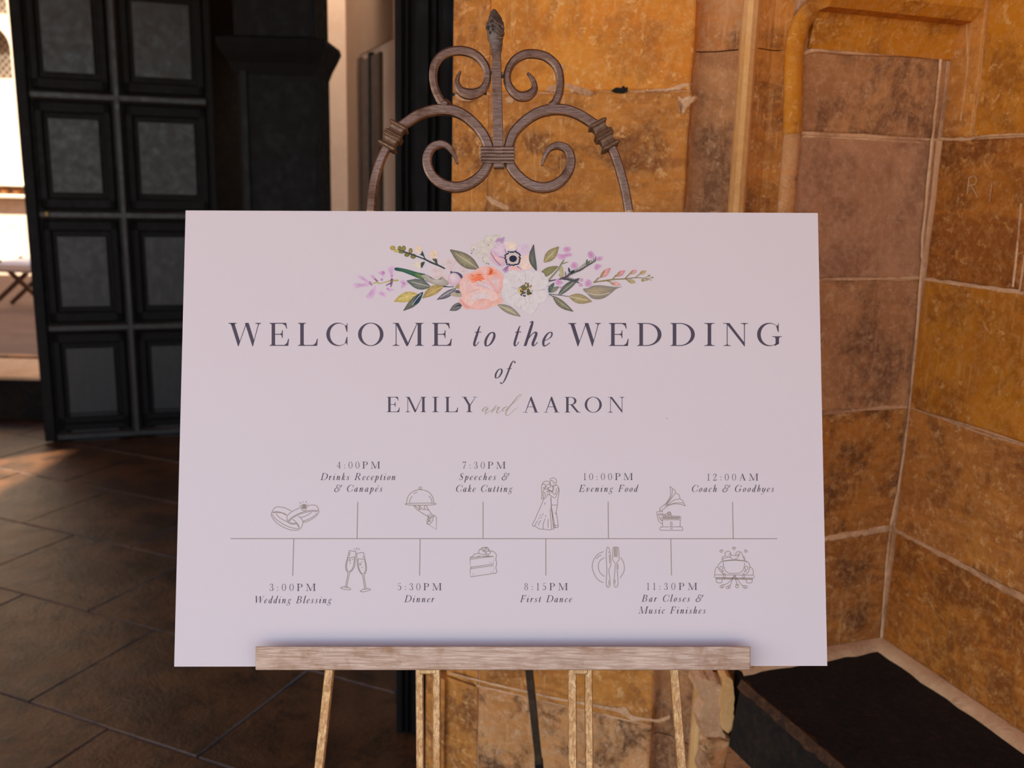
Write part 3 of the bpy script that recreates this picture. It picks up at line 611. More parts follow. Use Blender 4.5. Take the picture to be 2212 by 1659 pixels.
# finial: leaf-shaped cast tip with pitted seeds and veins
def finial():
    prof = [(395, 36), (385, 38), (360, 39), (320, 46), (270, 58), (225, 65), (195, 67), (170, 62), (140, 50), (110, 37), (85, 24), (68, 10)]
    cxs = [1046, 1046, 1046, 1044, 1040, 1038, 1037, 1038, 1036, 1033, 1031, 1030]
    q = catmull([(y, h, c) for (y, h), c in zip(prof, cxs)], 5); vs, fs = [], []; seg = 20
    for i, (y, h, c) in enumerate(q):
        P = sp(K[0]+c/K[2], K[1]+y/K[2], EO); d = (P-CAM).dot(FW); r = h/K[2]*d/FPX
        for k in range(seg):
            th = 2*math.pi*k/seg; a, b = math.cos(th), math.sin(th)
            sq = 1/max(abs(a)+abs(b)*.25, .0001) if False else 1
            rr = r*(1+.05*math.sin(3*th+y*.06)+.04*math.sin(y*.16+th*2)+random.uniform(-.025, .025)*(y < 330))
            vs.append(P+SX*rr*a*sq+SN*rr*.72*b)
        if i:
            for k in range(seg): fs.append(((i-1)*seg+k, (i-1)*seg+(k+1) % seg, i*seg+(k+1) % seg, i*seg+k))
    fs += [tuple(range(seg)), tuple((len(q)-1)*seg+k for k in range(seg))]
    o = mesh_obj('finial', vs, fs, M['finial'], ez, True)
    dk = simple('finial_pit_dark', lin((52, 42, 36)), .8)  # darker colour for the pitted seeds
    for (x, y, r) in ((985, 200, 12), (1018, 187, 9), (1020, 213, 8), (1000, 235, 8), (1045, 165, 6), (1060, 140, 7), (1070, 185, 9), (1085, 205, 7), (1005, 150, 6), (1030, 125, 5)):
        bmq = bmesh.new(); bmesh.ops.create_icosphere(bmq, subdivisions=1, radius=1)
        P = sp(K[0]+x/K[2], K[1]+y/K[2], EO+.0105 if abs(x-1038) < 32 else EO+.0078); rr = r/K[2]*1.6/FPX
        for v in bmq.verts: v.co = P + (SX*v.co.x+SZ*v.co.z*1.2+SN*v.co.y*.5)*rr
        bm_obj('seed', bmq, dk, o)
    for pts in ([(1030, 140), (1050, 165), (1075, 175), (1098, 200)], [(1045, 215), (1062, 235), (1085, 245), (1100, 235)], [(1050, 262), (1068, 275), (1095, 268)], [(980, 175), (1000, 150), (1020, 135)]):
        bar('vein', [(x, y, 9) for x, y in pts], EO+.0105, .0008, M['iron'], K, 4, parent=o, chamf=.6)
M['finial'] = brushed('cast_grey_brown_iron', lin((120, 104, 94)), lin((92, 76, 66)), lin((74, 60, 50)), (260, 260, 260), .55, .35, 11.0)
finial()
# wrapped band at the waist of the scrolls
def slab(name, x0, x1, y0, y1, o0, o1, mat, parent=ez, crop=K, bev=.0008, seg=2):
    f = (lambda x, y: (crop[0]+x/crop[2], crop[1]+y/crop[2])) if crop else (lambda x, y: (x, y))
    c = [sp(*f(x, y), o) for (x, y, o) in ((x0, y1, o0), (x1, y1, o0), (x1, y1, o1), (x0, y1, o1), (x0, y0, o0), (x1, y0, o0), (x1, y0, o1), (x0, y0, o1))]
    return hexa(name, c, mat, parent, bev, seg)
bd = slab('band', 934, 1176, 1064, 1180, EO-.008, EO+.0065, I_)
for k in range(5): slab('ridge', 928, 1182, 1060+k*25, 1080+k*25, EO-.0085, EO+.0088, I_, bd, bev=.0014)
slab('stem_foot', 1030, 1106, 1180, 1216, EO-.006, EO+.006, M['iron_dark'])
# square moulded collars on the shoulders of the frame
def collar(p, q):
    P, Q = sp(K[0]+p[0]/K[2], K[1]+p[1]/K[2], EO), sp(K[0]+q[0]/K[2], K[1]+q[1]/K[2], EO); T = (Q-P).normalized(); L = (Q-P).length; s = SN.cross(T).normalized()
    prof = [(0, .0098), (.03, .0125), (.08, .0135), (.12, .0125), (.17, .0098), (.27, .0088), (.36, .0098), (.41, .0125), (.44, .0132), (.47, .0122), (.50, .0135), (.53, .0122), (.56, .0132), (.59, .0125), (.64, .0098), (.73, .0088), (.83, .0098), (.88, .0125), (.92, .0135), (.97, .0125), (1, .0098)]
    vs, fs = [], []
    for i, (t, r) in enumerate(prof):
        c = P+T*L*t
        for (a, b) in ((-1, -.86), (-.86, -1), (.86, -1), (1, -.86), (1, .86), (.86, 1), (-.86, 1), (-1, .86)): vs.append(c+s*a*r+SN*b*r*.82)
        if i:
            for k in range(8): fs.append(((i-1)*8+k, (i-1)*8+(k+1) % 8, i*8+(k+1) % 8, i*8+k))
    fs += [tuple(range(8)), tuple((len(prof)-1)*8+k for k in range(8))]
    return mesh_obj('collar', vs, fs, M['collar'], ez)
M['collar'] = brushed('bronzed_iron', lin((128, 100, 78)), lin((92, 70, 52)), lin((110, 76, 42)), (200, 200, 200), .45, .5, 12.0)
collar((252, 1078), (350, 905)); collar((1878, 1078), (1768, 890))
# legs and uprights
def world_leg(name, px_pts, wpx, z_end, mat, off=EO, hd=.0055, n=1, chamf=.25):
    P = [sp(x, y, off) for x, y in px_pts]; a, b = P[-2], P[-1]; d = (b-a).normalized(); e = b+d*((z_end-b.z)/d.z); P.append(e)
    pts = [(p.x, p.y, p.z, wpx*((sp(px_pts[-1][0], px_pts[-1][1], off)-CAM).dot(FW))/FPX/2, hd) for p in P]
    return bar_w(name, pts, mat, n, ez, chamf)
def leg(c, low):
    pts = [(K[0]+x/K[2], K[1]+y/K[2]) for x, y in c]
    o = bar('leg', [(x, y, w_) for (x, y), w_ in zip(pts, (18.5, 18.5, 18.5, 18.5, 18.5))], EO, HD, I_, None, 6); return o
top_l = [(262, 1055), (215, 1150), (175, 1270), (152, 1395), (140, 1530)]; top_r = [(1868, 1050), (1905, 1125), (1950, 1265), (1982, 1395), (2005, 1530)]
for tp, lowpts in ((top_l, [(801.8, 456.5), (712, 1452), (690, 1659)]), (top_r, [(1358.2, 456.5), (1456, 1452), (1473, 1659)])):
    o = leg(tp, lowpts); o.name = 'shoulder_bar'
    l = world_leg('leg', lowpts[:1]+[(lowpts[0][0]*.5+lowpts[1][0]*.5, 954)]+lowpts[1:], 19.5, .012, M['iron_leg'])
    bt = l.data.vertices[-1].co; c = sum((v.co for v in list(l.data.vertices)[-8:]), Vector())/8
    box('rubber_foot', c.x-.010, c.x+.010, c.y-.009, c.y+.009, 0.0, .022, M['rubber'], l, .003)
for (xt, xb) in ((906.5, 908), (943.5, 943.8), (1236, 1237), (1271, 1273)):
    world_leg('upright', [(xt, 1380), (xt, 1452), (xb, 1659)], 16.5 if xt != 1236 else 18, .34, M['iron_leg'])
for x0, x1 in ((906, 942), (1239, 1270)): slab('spacer', x0, x1, 1446, 1456.5, EO-.006, EO+.0065, M['iron_leg'], ez, None, .0012)
z_ = .335
def inplane(x, z):   # x in the easel plane at world height z
    b = S0+SN*EO; t = (z-b.z)/SZ.z; p = b+SZ*t; return p+SX*((x-p.x)/SX.x)
pA, pB = inplane(-.30, z_), inplane(.30, z_)
bar_w('lower_crossbar', [(pA.x, pA.y, pA.z, .006, .0055), (pB.x, pB.y, pB.z, .006, .0055)], M['iron_leg'], 1, ez, .25)
pA, pB = inplane(-.245, 1.30), inplane(.235, 1.30)
bar_w('upper_crossbar', [(pA.x, pA.y+.012, pA.z, .006, .0055), (pB.x, pB.y+.012, pB.z, .006, .0055)], M['iron_leg'], 1, ez, .25)
# rear leg
H_, F_ = Vector((-.03, 1.335, 1.30)), Vector((.105, 1.90, .03))
rl = bar_w('rear_leg', [(H_.x, H_.y, H_.z, .0075, .0075), (F_.x, F_.y, F_.z, .0075, .0075)], M['iron_dark'], 1, ez, .2, nvec=Vector((0, -1, -.45)).normalized())
d_ = (F_-H_); P0 = H_+d_*.80
bar_w('sleeve', [(P0.x, P0.y, P0.z, .009, .009), ((H_+d_*.995).x, (H_+d_*.995).y, (H_+d_*.995).z, .009, .009)], M['rubber'], 1, rl, .2, nvec=Vector((0, -1, -.45)).normalized())
box('rubber_foot', F_.x-.012, F_.x+.012, F_.y-.012, F_.y+.014, 0, .04, M['rubber'], rl, .004)
# tray rail
rail = slab('rail', 552, 1621, 1396.5, 1447.5, .0215, .0255, M['iron_rail'], ez, None, .0009)
slab('rail_shelf', 553, 1620, 1443.5, 1447, -.020, .0215, M['iron_rail'], rail, None, .0005)
# ---- sign board
sg = empty('wedding_sign', sloc(0, -SH/2, 0), 'large white printed wedding welcome board resting on the easel rail', 'sign')
c = [sloc(x, z, o) for (x, z, o) in ((-SW/2, -SH/2, -.005), (SW/2, -SH/2, -.005), (SW/2, -SH/2, 0), (-SW/2, -SH/2, 0), (-SW/2, SH/2, -.005), (SW/2, SH/2, -.005), (SW/2, SH/2, 0), (-SW/2, SH/2, 0))]
bmb = bmesh.new(); v = [bmb.verts.new(p) for p in c]
for f in ((0, 1, 2, 3), (4, 5, 6, 7), (0, 1, 5, 4), (1, 2, 6, 5), (2, 3, 7, 6), (3, 0, 4, 7)): bmb.faces.new([v[i] for i in f])
board = bm_obj('board', bmb, M['paper'], sg); board.data.materials.append(M['core'])
for p in board.data.polygons:
    if abs(p.normal.dot(SN)) < .5: p.material_index = 1
# ------------------------------------------------------------------ flat print on the board (authored in photo pixels, mapped onto the board plane)
def crop(ox, oy, s): return lambda x, y: (ox+x/s, oy+y/s)
ident = lambda x, y: (x, y)
class Ink:
    """collects flat printed shapes lying on the board"""
    def __init__(s, layer=0): s.v = []; s.f = []; s.c = []; s.off = .00010+layer*.0000022
    def poly(s, pts, cols=None):
        k = len(s.v); s.v += [sp(x, y, s.off) for x, y in pts]; s.f.append(tuple(range(k, k+len(pts)))); s.c.append(cols)
    def stroke(s, pts, w, f=ident, n=4, closed=False):
        if n > 1 and len(pts) > 2: pts = catmull([tuple(p) for p in pts], n, closed)
        pts = [f(*p[:2]) + tuple(p[2:]) for p in pts]
        if closed: pts = pts+[pts[0], pts[1]]
        L = []; N = len(pts)
        for i, p in enumerate(pts):
            a, b = pts[max(i-1, 0)], pts[min(i+1, N-1)]; dx, dy = b[0]-a[0], b[1]-a[1]; l = math.hypot(dx, dy) or 1
            ww = (p[2] if len(p) > 2 else w)/2; L.append(((p[0]-dy/l*ww, p[1]+dx/l*ww), (p[0]+dy/l*ww, p[1]-dx/l*ww)))
        for (a, b), (c, d) in zip(L, L[1:]): s.poly([a, b, d, c])
    def dot(s, x, y, r, f=ident, n=10):
        x, y = f(x, y); s.poly([(x+r*math.cos(2*math.pi*i/n), y+r*math.sin(2*math.pi*i/n)) for i in range(n)])
    def ring(s, x, y, rx, w, f=ident, ry=None, a0=0, a1=360, n=20):
        ry = ry or rx; s.stroke([(x+rx*math.cos(math.radians(a0+(a1-a0)*i/n)), y+ry*math.sin(math.radians(a0+(a1-a0)*i/n))) for i in range(n+1)], w, f, 1)
    def build(s, name, mat, parent):
        o = mesh_obj(name, s.v, s.f, mat, parent)
        if any(c for c in s.c):
            at = o.data.color_attributes.new('Col', 'FLOAT_COLOR', 'CORNER'); i = 0
            for fc, cc in zip(s.f, s.c):
                for j in range(len(fc)): at.data[i].color = (*(cc[j] if isinstance(cc, list) else cc), 1); i += 1
        return o
# ------------------------------------------------------------------ letterforms: transitional roman and italic drawn from stems, bowls and strokes
S_, T_ = .150, .036
def ell(cx, cy, rx, ry, a): return (cx+rx*math.cos(math.radians(a)), cy+ry*math.sin(math.radians(a)))
class G:
    def __init__(s, w): s.w = w; s.p = []
    def P(s, *pts): s.p.append(list(pts)); return s
    def S(s, pts, n=6):
        q = catmull(pts, n) if n > 1 and len(pts) > 2 else pts; L = []; N = len(q)
        for i, p in enumerate(q):
            a, b = q[max(i-1, 0)], q[min(i+1, N-1)]; dx, dy = b[0]-a[0], b[1]-a[1]; l = math.hypot(dx, dy) or 1; h = p[2]/2
            L.append(((p[0]-dy/l*h, p[1]+dx/l*h), (p[0]+dy/l*h, p[1]-dx/l*h)))
        for (a, b), (c, d) in zip(L, L[1:]): s.p.append([a, b, d, c])
        return s
    def D(s, x, y, r): s.p.append([ell(x, y, r, r, i*30) for i in range(12)]); return s
    def R(s, o, i, a0=0, a1=360, n=36):
        """band between two ellipses (cx, cy, rx, ry)"""
        for k in range(n):
            u, v = a0+(a1-a0)*k/n, a0+(a1-a0)*(k+1)/n; s.p.append([ell(*o, u), ell(*o, v), ell(*i, v), ell(*i, u)])
        return s
    def stem(s, x, y0=0, y1=1, w=S_, l=.10, r=.10, b=True, t=True):
        s.P((x-w/2, y0), (x+w/2, y0), (x+w/2, y1), (x-w/2, y1))
        for on, y, d in ((b, y0, 1), (t, y1, -1)):
            if on: s.serif(x, y, w, d, l, r)
        return s
    def serif(s, x, y, w, d, l=.10, r=.10, k=None):
        k = k or (.026 if T_ < .05 else .045)
        s.P((x-w/2-l, y), (x+w/2+r, y), (x+w/2+r, y+d*k), (x+w/2, y+d*k), (x-w/2, y+d*k), (x-w/2-l, y+d*k))
        if l: s.P((x-w/2-l*.62, y+d*k), (x-w/2, y+d*k), (x-w/2, y+d*(k+.075)), (x-w/2-l*.14, y+d*(k+.026)))
        if r: s.P((x+w/2, y+d*k), (x+w/2+r*.62, y+d*k), (x+w/2+r*.14, y+d*(k+.026)), (x+w/2, y+d*(k+.075)))
        return s
def roman(ch):
    S, T = S_, T_
    if ch == 'E':
        g = G(.86).stem(.19, l=.10, r=.04)
        g.P((.26, 1), (.745, 1), (.745, 1-T), (.26, 1-T)).P((.745, 1), (.775, .75), (.745, .75), (.70, .88), (.58, .965), (.5, .965), (.5, 1))
        g.P((.26, .485), (.56, .485), (.56, .522), (.26, .522)).P((.56, .34), (.592, .34), (.592, .68), (.56, .68), (.545, .56), (.48, .522), (.48, .485), (.545, .45))
        g.P((.26, 0), (.83, 0), (.83, T), (.26, T)).P((.83, 0), (.86, .31), (.828, .31), (.765, .12), (.66, T), (.5, T), (.5, 0)); return g
    if ch == 'F':
        g = G(.78).stem(.19)
        g.P((.26, 1), (.72, 1), (.72, 1-T), (.26, 1-T)).P((.72, 1), (.75, .74), (.72, .74), (.67, .88), (.56, .965), (.5, .965), (.5, 1))
        return g.P((.26, .485), (.54, .485), (.54, .522), (.26, .522)).P((.54, .34), (.572, .34), (.572, .68), (.54, .68), (.525, .56), (.46, .522), (.46, .485), (.525, .45))
    if ch == 'L':
        g = G(.86).stem(.19, r=.10); g.P((.26, 0), (.83, 0), (.83, T), (.26, T))
        return g.P((.83, 0), (.86, .31), (.828, .31), (.765, .12), (.66, T), (.5, T), (.5, 0))
    if ch == 'I': return G(.46).stem(.23, l=.15, r=.15)
    if ch == 'C':
        g = G(.93).R((.50, .5, .50, .51), (.56, .5, .405, .472), 42, 318, 30)
        g.P((.87, .61), (.905, .61), (.905, .985), (.88, .985), (.87, .90), (.80, .87)).P((.87, .39), (.905, .39), (.905, .04), (.88, .04), (.87, .10), (.80, .13)); return g
    if ch == 'G':
        g = G(1.06).R((.50, .5, .50, .51), (.56, .5, .405, .472), 42, 308, 30)
        g.P((.87, .61), (.905, .61), (.905, .985), (.88, .985), (.87, .90), (.80, .87))
        return g.P((.775, .05), (.92, .10), (.92, .42), (.775, .42)).serif(.8475, .42, .145, -1, .14, .12).P((.72, .0), (.80, .03), (.92, .10), (.80, .13), (.72, .055))
    if ch == 'O': return G(1.10).R((.55, .5, .55, .51), (.55, .5, .395, .477))
    if ch == 'Q': return roman('O')
    if ch == 'D':
        g = G(1.04).stem(.19, r=0); g.R((.42, .5, .62, .5), (.42, .5, .46, .464), -90, 90, 22)
        return g.P((.26, 0), (.43, 0), (.43, T), (.26, T)).P((.26, 1), (.43, 1), (.43, 1-T), (.26, 1-T))
    if ch == 'P':
        g = G(.82).stem(.19); g.R((.42, .735, .36, .265), (.42, .735, .215, .23), -90, 90, 18)
        return g.P((.26, .47), (.43, .47), (.43, .505), (.26, .505)).P((.26, 1), (.43, 1), (.43, 1-T), (.26, 1-T))
    if ch == 'B':
        g = G(.86).stem(.19, r=0); g.R((.42, .75, .31, .25), (.42, .75, .175, .215), -90, 90, 16).R((.42, .265, .40, .265), (.42, .265, .25, .23), -90, 90, 16)
        for y in (0, .5, 1-T): g.P((.26, y), (.43, y), (.43, y+T), (.26, y+T))
        return g
    if ch == 'R':
        g = G(.98).stem(.19); g.R((.42, .745, .34, .255), (.42, .745, .195, .22), -90, 90, 18)
        g.P((.26, .49), (.43, .49), (.43, .525), (.26, .525)).P((.26, 1), (.43, 1), (.43, 1-T), (.26, 1-T))
        return g.P((.38, .50), (.54, .50), (.90, .04), (1.03, .026), (1.03, 0), (.78, 0))
    if ch == 'M':
        g = G(1.36).P((.155, 0), (.19, 0), (.19, 1), (.155, 1)).serif(.172, 0, T, 1, .13, .13)
        g.P((0.03, 1), (.28, 1), (.69, .12), (.63, -.01), (.61, -.01), (.175, .93), (.10, .974), (.03, .974)).P((1.06, 1), (1.09, 1), (.675, -.01), (.63, -.01), (.66, .10), (1.04, .95))
        return g.stem(1.165, l=.10, r=.10, w=.155).P((1.04, 1), (1.10, 1), (1.10, .97), (1.03, .93))
    if ch == 'N':
        g = G(1.08).P((.155, 0), (.19, 0), (.19, 1), (.155, 1)).serif(.172, 0, T, 1, .14, .14)
        g.P((0, 1), (.27, 1), (.93, .12), (.93, -.02), (.91, -.02), (.19, .91), (.12, .974), (0, .974))
        return g.P((.895, -.01), (.93, -.01), (.93, 1), (.895, 1)).serif(.912, 1, T, -1, .14, .14)
    if ch == 'W':
        g = G(1.42)
        for x in (.09, .715): g.P((x, 1), (x+.165, 1), (x+.405, .22), (x+.345, -.02), (x+.325, -.02))
        g.P((.415, -.02), (.44, -.02), (.80, 1), (.765, 1)).P((1.04, -.02), (1.065, -.02), (1.33, .975), (1.295, .975)).P((.44, .20), (.43, -.02), (.41, -.02))
        return g.P((0, 1), (.36, 1), (.36, .974), (.27, .95), (.24, .90), (.13, .90), (.09, .95), (0, .974)).P((1.17, 1), (1.42, 1), (1.42, .974), (1.335, .95), (1.32, .90), (1.29, .90), (1.27, .95), (1.17, .974))
    if ch == 'Y':
        g = G(.98).stem(.50, 0, .46, t=False, l=.13, r=.13).P((.10, 1), (.265, 1), (.575, .46), (.425, .46)).P((.87, .975), (.905, .975), (.575, .44), (.53, .46))
        return g.P((0, 1), (.36, 1), (.36, .974), (.0, .974)).P((.74, 1), (1.0, 1), (1.0, .974), (.74, .974))
    if ch == 'A':
        g = G(1.0).P((.11, .02), (.148, .02), (.50, .93), (.47, 1.02), (.45, .98)).P((.47, 1.02), (.52, 1.02), (.895, .02), (.73, .02), (.45, .80)).P((.24, .345), (.70, .345), (.70, .38), (.24, .38))
        return g.P((0, 0), (.27, 0), (.27, .026), (0, .026)).P((.62, 0), (1.0, 0), (1.0, .026), (.62, .026))
    if ch == 'S':
        return G(.62).S([(.50, .80, .03), (.44, .93, .035), (.28, .97, .05), (.11, .86, .10), (.13, .68, .14), (.30, .53, .155), (.47, .38, .14), (.49, .17, .10), (.32, .03, .05), (.13, .06, .035), (.06, .24, .03)]).P((.49, .70), (.52, .70), (.53, .98), (.50, .98)).P((.05, .30), (.08, .30), (.07, .02), (.04, .02))
    d = {'0': lambda: G(.62).R((.31, .5, .29, .5), (.31, .5, .20, .465)),
         '1': lambda: G(.42).stem(.24, w=.09, t=False, l=.11, r=.11).S([(.10, .86, .03), (.20, .93, .05), (.24, 1.0, .05)], 3),
         '2': lambda: G(.60).D(.12, .77, .055).S([(.09, .80, .04), (.16, .95, .04), (.31, .98, .06), (.46, .86, .10), (.45, .66, .10), (.30, .38, .06), (.08, .05, .04)]).P((.06, 0), (.52, 0), (.56, .24), (.53, .24), (.46, .10), (.06, .085)),
         '3': lambda: G(.58).D(.11, .80, .05).D(.10, .17, .055).S([(.09, .84, .03), (.17, .96, .04), (.30, .98, .05), (.43, .88, .085), (.42, .68, .085), (.31, .55, .05), (.20, .53, .03)]).S([(.22, .54, .03), (.36, .50, .05), (.50, .34, .10), (.46, .11, .09), (.30, .02, .04), (.15, .04, .04), (.08, .14, .04)]),
         '4': lambda: G(.62).P((.36, 0), (.45, 0), (.45, 1), (.40, 1), (.36, .92)).P((.02, .26), (.58, .26), (.58, .31), (.02, .31)).P((.02, .29), (.06, .29), (.42, .98), (.38, .98)).P((.26, 0), (.55, 0), (.55, .03), (.26, .03)),
         '5': lambda: G(.58).P((.13, .97), (.45, .94), (.50, 1.04), (.47, 1.04), (.43, .99), (.13, 1.0)).P((.13, .99), (.16, .99), (.14, .58), (.11, .54)).D(.10, .15, .05).S([(.12, .56, .03), (.25, .62, .05), (.42, .54, .09), (.48, .31, .10), (.39, .09, .08), (.24, .02, .04), (.12, .05, .04), (.08, .13, .04)]),
         '7': lambda: G(.58).P((.06, 1), (.55, 1), (.55, .96), (.53, .90), (.09, .90), (.07, .76), (.04, .76)).S([(.53, .96, .04), (.40, .60, .06), (.28, .30, .09), (.24, .0, .10)]),
         '8': lambda: G(.60).R((.30, .76, .21, .24), (.30, .76, .13, .21)).R((.30, .27, .25, .27), (.30, .27, .165, .235)),
         ':': lambda: G(.26).D(.13, .09, .06).D(.13, .50, .06)}
    return d[ch]()
A, H = .105, .038          # italic thick and hairline
def italic(ch):
    """upright skeletons; the setter slants them"""
    if ch == 'i': return G(.27).S([(0, .40, H), (.06, .54, H), (.11, .58, .07), (.115, .45, A), (.10, .14, A), (.13, .03, .08), (.20, .03, H), (.27, .16, H)]).D(.125, .86, .055)
    if ch == 'l': return G(.26).S([(.02, 1.0, H), (.11, 1.03, .07), (.115, .9, A), (.10, .14, A), (.13, .03, .08), (.20, .03, H), (.26, .16, H)])
    if ch == 't': return G(.29).S([(.17, .84, H), (.13, .78, .06), (.115, .5, A), (.10, .15, A), (.14, .03, .08), (.21, .03, H), (.28, .18, H)]).P((.0, .565), (.27, .575), (.27, .61), (.0, .60))
    if ch == 'n': return G(.52).S([(0, .40, H), (.05, .54, H), (.10, .58, .07), (.11, .45, A), (.10, 0, A)]).S([(.12, .25, H), (.20, .46, H), (.30, .58, .05), (.37, .54, .09), (.38, .40, A), (.36, .14, A), (.39, .03, .08), (.45, .03, H), (.52, .16, H)])
    if ch == 'm': return G(.80).S([(0, .40, H), (.10, .58, .07), (.10, 0, A)])
    if ch == 'h': return G(.52).S([(.01, .99, H), (.10, 1.03, .06), (.11, .8, A), (.10, 0, A)]).S([(.12, .25, H), (.20, .46, H), (.30, .58, .05), (.37, .54, .09), (.38, .40, A), (.36, .14, A), (.39, .03, .08), (.45, .03, H), (.52, .16, H)])
    if ch == 'r': return G(.36).S([(0, .40, H), (.05, .54, H), (.10, .58, .07), (.11, .45, A), (.10, 0, A)]).S([(.12, .28, H), (.18, .46, H), (.26, .57, .05), (.32, .56, .06)]).D(.325, .52, .045)
    if ch == 'u': return G(.52).S([(0, .42, H), (.05, .55, H), (.10, .58, .07), (.10, .40, A), (.09, .16, A), (.14, .02, .07), (.24, .06, H), (.34, .28, H)]).S([(.38, .59, .06), (.38, .45, A), (.36, .14, A), (.39, .03, .08), (.45, .03, H), (.52, .16, H)])
    if ch in 'adgq':
        g = G(.48)
        if ch != 'g': g.S([(.34, .50, H), (.26, .585, .05), (.13, .50, .07), (.055, .27, A), (.09, .07, .09), (.17, .01, .05), (.26, .10, H), (.34, .34, H)])
        if ch == 'a': return g.S([(.36, .60, .06), (.35, .45, A), (.33, .14, A), (.36, .03, .08), (.42, .03, H), (.48, .16, H)])
        if ch == 'd': return g.S([(.26, .99, H), (.345, 1.03, .06), (.355, .8, A), (.33, .14, A), (.36, .03, .08), (.42, .03, H), (.48, .16, H)])
        g.w = .46; g.R((.22, .41, .16, .185), (.225, .41, .085, .155)); g.S([(.33, .54, .03), (.39, .60, .04), (.45, .59, .05)], 3).D(.44, .575, .035)
        return g.S([(.17, .24, .03), (.11, .15, .05), (.20, .08, .09), (.36, .03, .09), (.42, -.10, .07), (.36, -.25, .04), (.20, -.30, .045), (.05, -.22, .06), (.03, -.10, .05), (.14, .0, .03), (.24, .05, .03)])
    if ch == 'b': return G(.44).S([(.01, .99, H), (.10, 1.03, .06), (.11, .8, A), (.09, .20, A), (.12, .04, .06), (.22, .0, .045), (.34, .12, .08), (.37, .34, A), (.33, .53, .08), (.25, .575, .04), (.15, .44, H), (.11, .26, H)])
    if ch == 'p': return G(.46).S([(.0, .42, H), (.05, .55, H), (.11, .60, .06), (.12, .45, A), (.12, -.32, A)]).P((.02, -.36), (.24, -.36), (.24, -.33), (.02, -.33)).S([(.13, .30, H), (.20, .50, H), (.30, .58, .05), (.39, .48, .09), (.40, .27, A), (.33, .07, .08), (.22, .0, .04), (.14, .05, H)])
    if ch == 'y': return G(.48).S([(0, .42, H), (.05, .55, H), (.10, .58, .07), (.10, .40, A), (.10, .16, A), (.15, .02, .06), (.25, .06, H), (.36, .30, H)]).S([(.40, .59, .06), (.40, .40, A), (.37, .05, .09), (.28, -.22, .05), (.14, -.33, .04), (.04, -.30, .05)]).D(.04, -.27, .045)
    if ch == 'v': return G(.44).S([(0, .44, H), (.05, .56, .04), (.11, .55, .09), (.13, .3, A), (.15, .0, .05), (.28, .18, H), (.38, .42, .05), (.36, .58, .07)])
    if ch == 'c': return G(.38).S([(.32, .46, .06), (.30, .56, .04), (.22, .585, .045), (.11, .48, .08), (.055, .26, A), (.10, .05, .08), (.19, .01, .05), (.34, .14, H)]).D(.31, .475, .05)
    if ch in 'eé':
        g = G(.38).S([(.07, .22, H), (.22, .29, .03), (.32, .40, .06), (.31, .54, .06), (.23, .585, .04), (.12, .49, .08), (.055, .26, A), (.10, .05, .08), (.19, .01, .05), (.34, .14, H)])
        if ch == 'é': g.P((.18, .70), (.22, .70), (.36, .90), (.28, .93))
        return g
    if ch == 'o': return G(.42).S([(.24, .585, .04), (.12, .50, .08), (.055, .26, A), (.10, .05, .08), (.18, .005, .04), (.30, .10, .08), (.365, .34, A), (.33, .52, .08), (.24, .585, .04)])
    if ch == 's': return G(.36).S([(.31, .47, .05), (.26, .57, .04), (.17, .575, .05), (.10, .47, .08), (.17, .33, .10), (.27, .20, .10), (.27, .07, .07), (.16, .01, .04), (.05, .06, .05)]).D(.05, .11, .045).D(.305, .49, .035)
    if ch == 'k': return G(.46).S([(.01, .99, H), (.10, 1.03, .06), (.11, .8, A), (.10, 0, A)]).S([(.12, .26, H), (.22, .50, .04), (.32, .58, .06), (.37, .50, .07), (.30, .36, .05), (.16, .29, .03)]).S([(.20, .30, .05), (.28, .16, .10), (.34, .03, .07), (.40, .02, H), (.46, .14, H)])
    if ch == 'f': return G(.34).S([(.42, .95, .05), (.37, 1.05, .04), (.27, 1.02, .07), (.21, .80, A), (.16, .30, A), (.10, -.10, .09), (.02, -.31, .045), (-.08, -.33, .04)]).D(.42, .97, .05).D(-.09, -.29, .05).P((.03, .565), (.34, .575), (.34, .61), (.03, .60))
    if ch == '&':
        return G(.92).S([(.86, .98, .05), (.80, .86, .07), (.66, .80, .05), (.56, .84, .04)]).S([(.58, .86, .035), (.50, .98, .05), (.36, 1.0, .06), (.22, .88, .08), (.24, .70, .09), (.38, .56, .04), (.52, .56, .03)]).S([(.52, .57, .03), (.34, .56, .05), (.14, .46, .10), (.06, .26, .12), (.16, .06, .10), (.36, .0, .07), (.58, .08, .09), (.70, .28, .09), (.66, .48, .06), (.54, .50, .04), (.44, .40, .05), (.48, .30, .05)]).S([(.56, .56, .03), (.68, .62, .05), (.84, .66, .07), (.88, .86, .06), (.84, .98, .05)]).D(.48, .30, .05).D(.57, .85, .045).D(.86, .98, .045)
    g = roman(ch); r = G(g.w*.90); r.p = [[(x*.90, y) for x, y in q] for q in g.p]; return r
def typeset(ink, text, x0, x1, base, cap, it=False, thin=1.0):
    """set text so that its ink runs from x0 to x1 (photo pixels); spacing solved"""
    gs = []
    for chh in text:
        gs.append(None if chh == ' ' else (italic(chh) if it else roman(chh)))
    sp_w = .34; tot = sum((g.w if g else sp_w) for g in gs)*cap; n = len(gs)-1
    ext = .26*cap*.75 if it else 0
    gap = ((x1-x0-ext)-tot)/n if n else 0; x = x0
    for g in gs:
        if g is None: x += sp_w*cap+gap; continue
        for q in g.p: ink.poly([(x+(px+(.27*py if it else 0))*cap, base-py*cap) for px, py in q])
        x += g.w*cap+gap
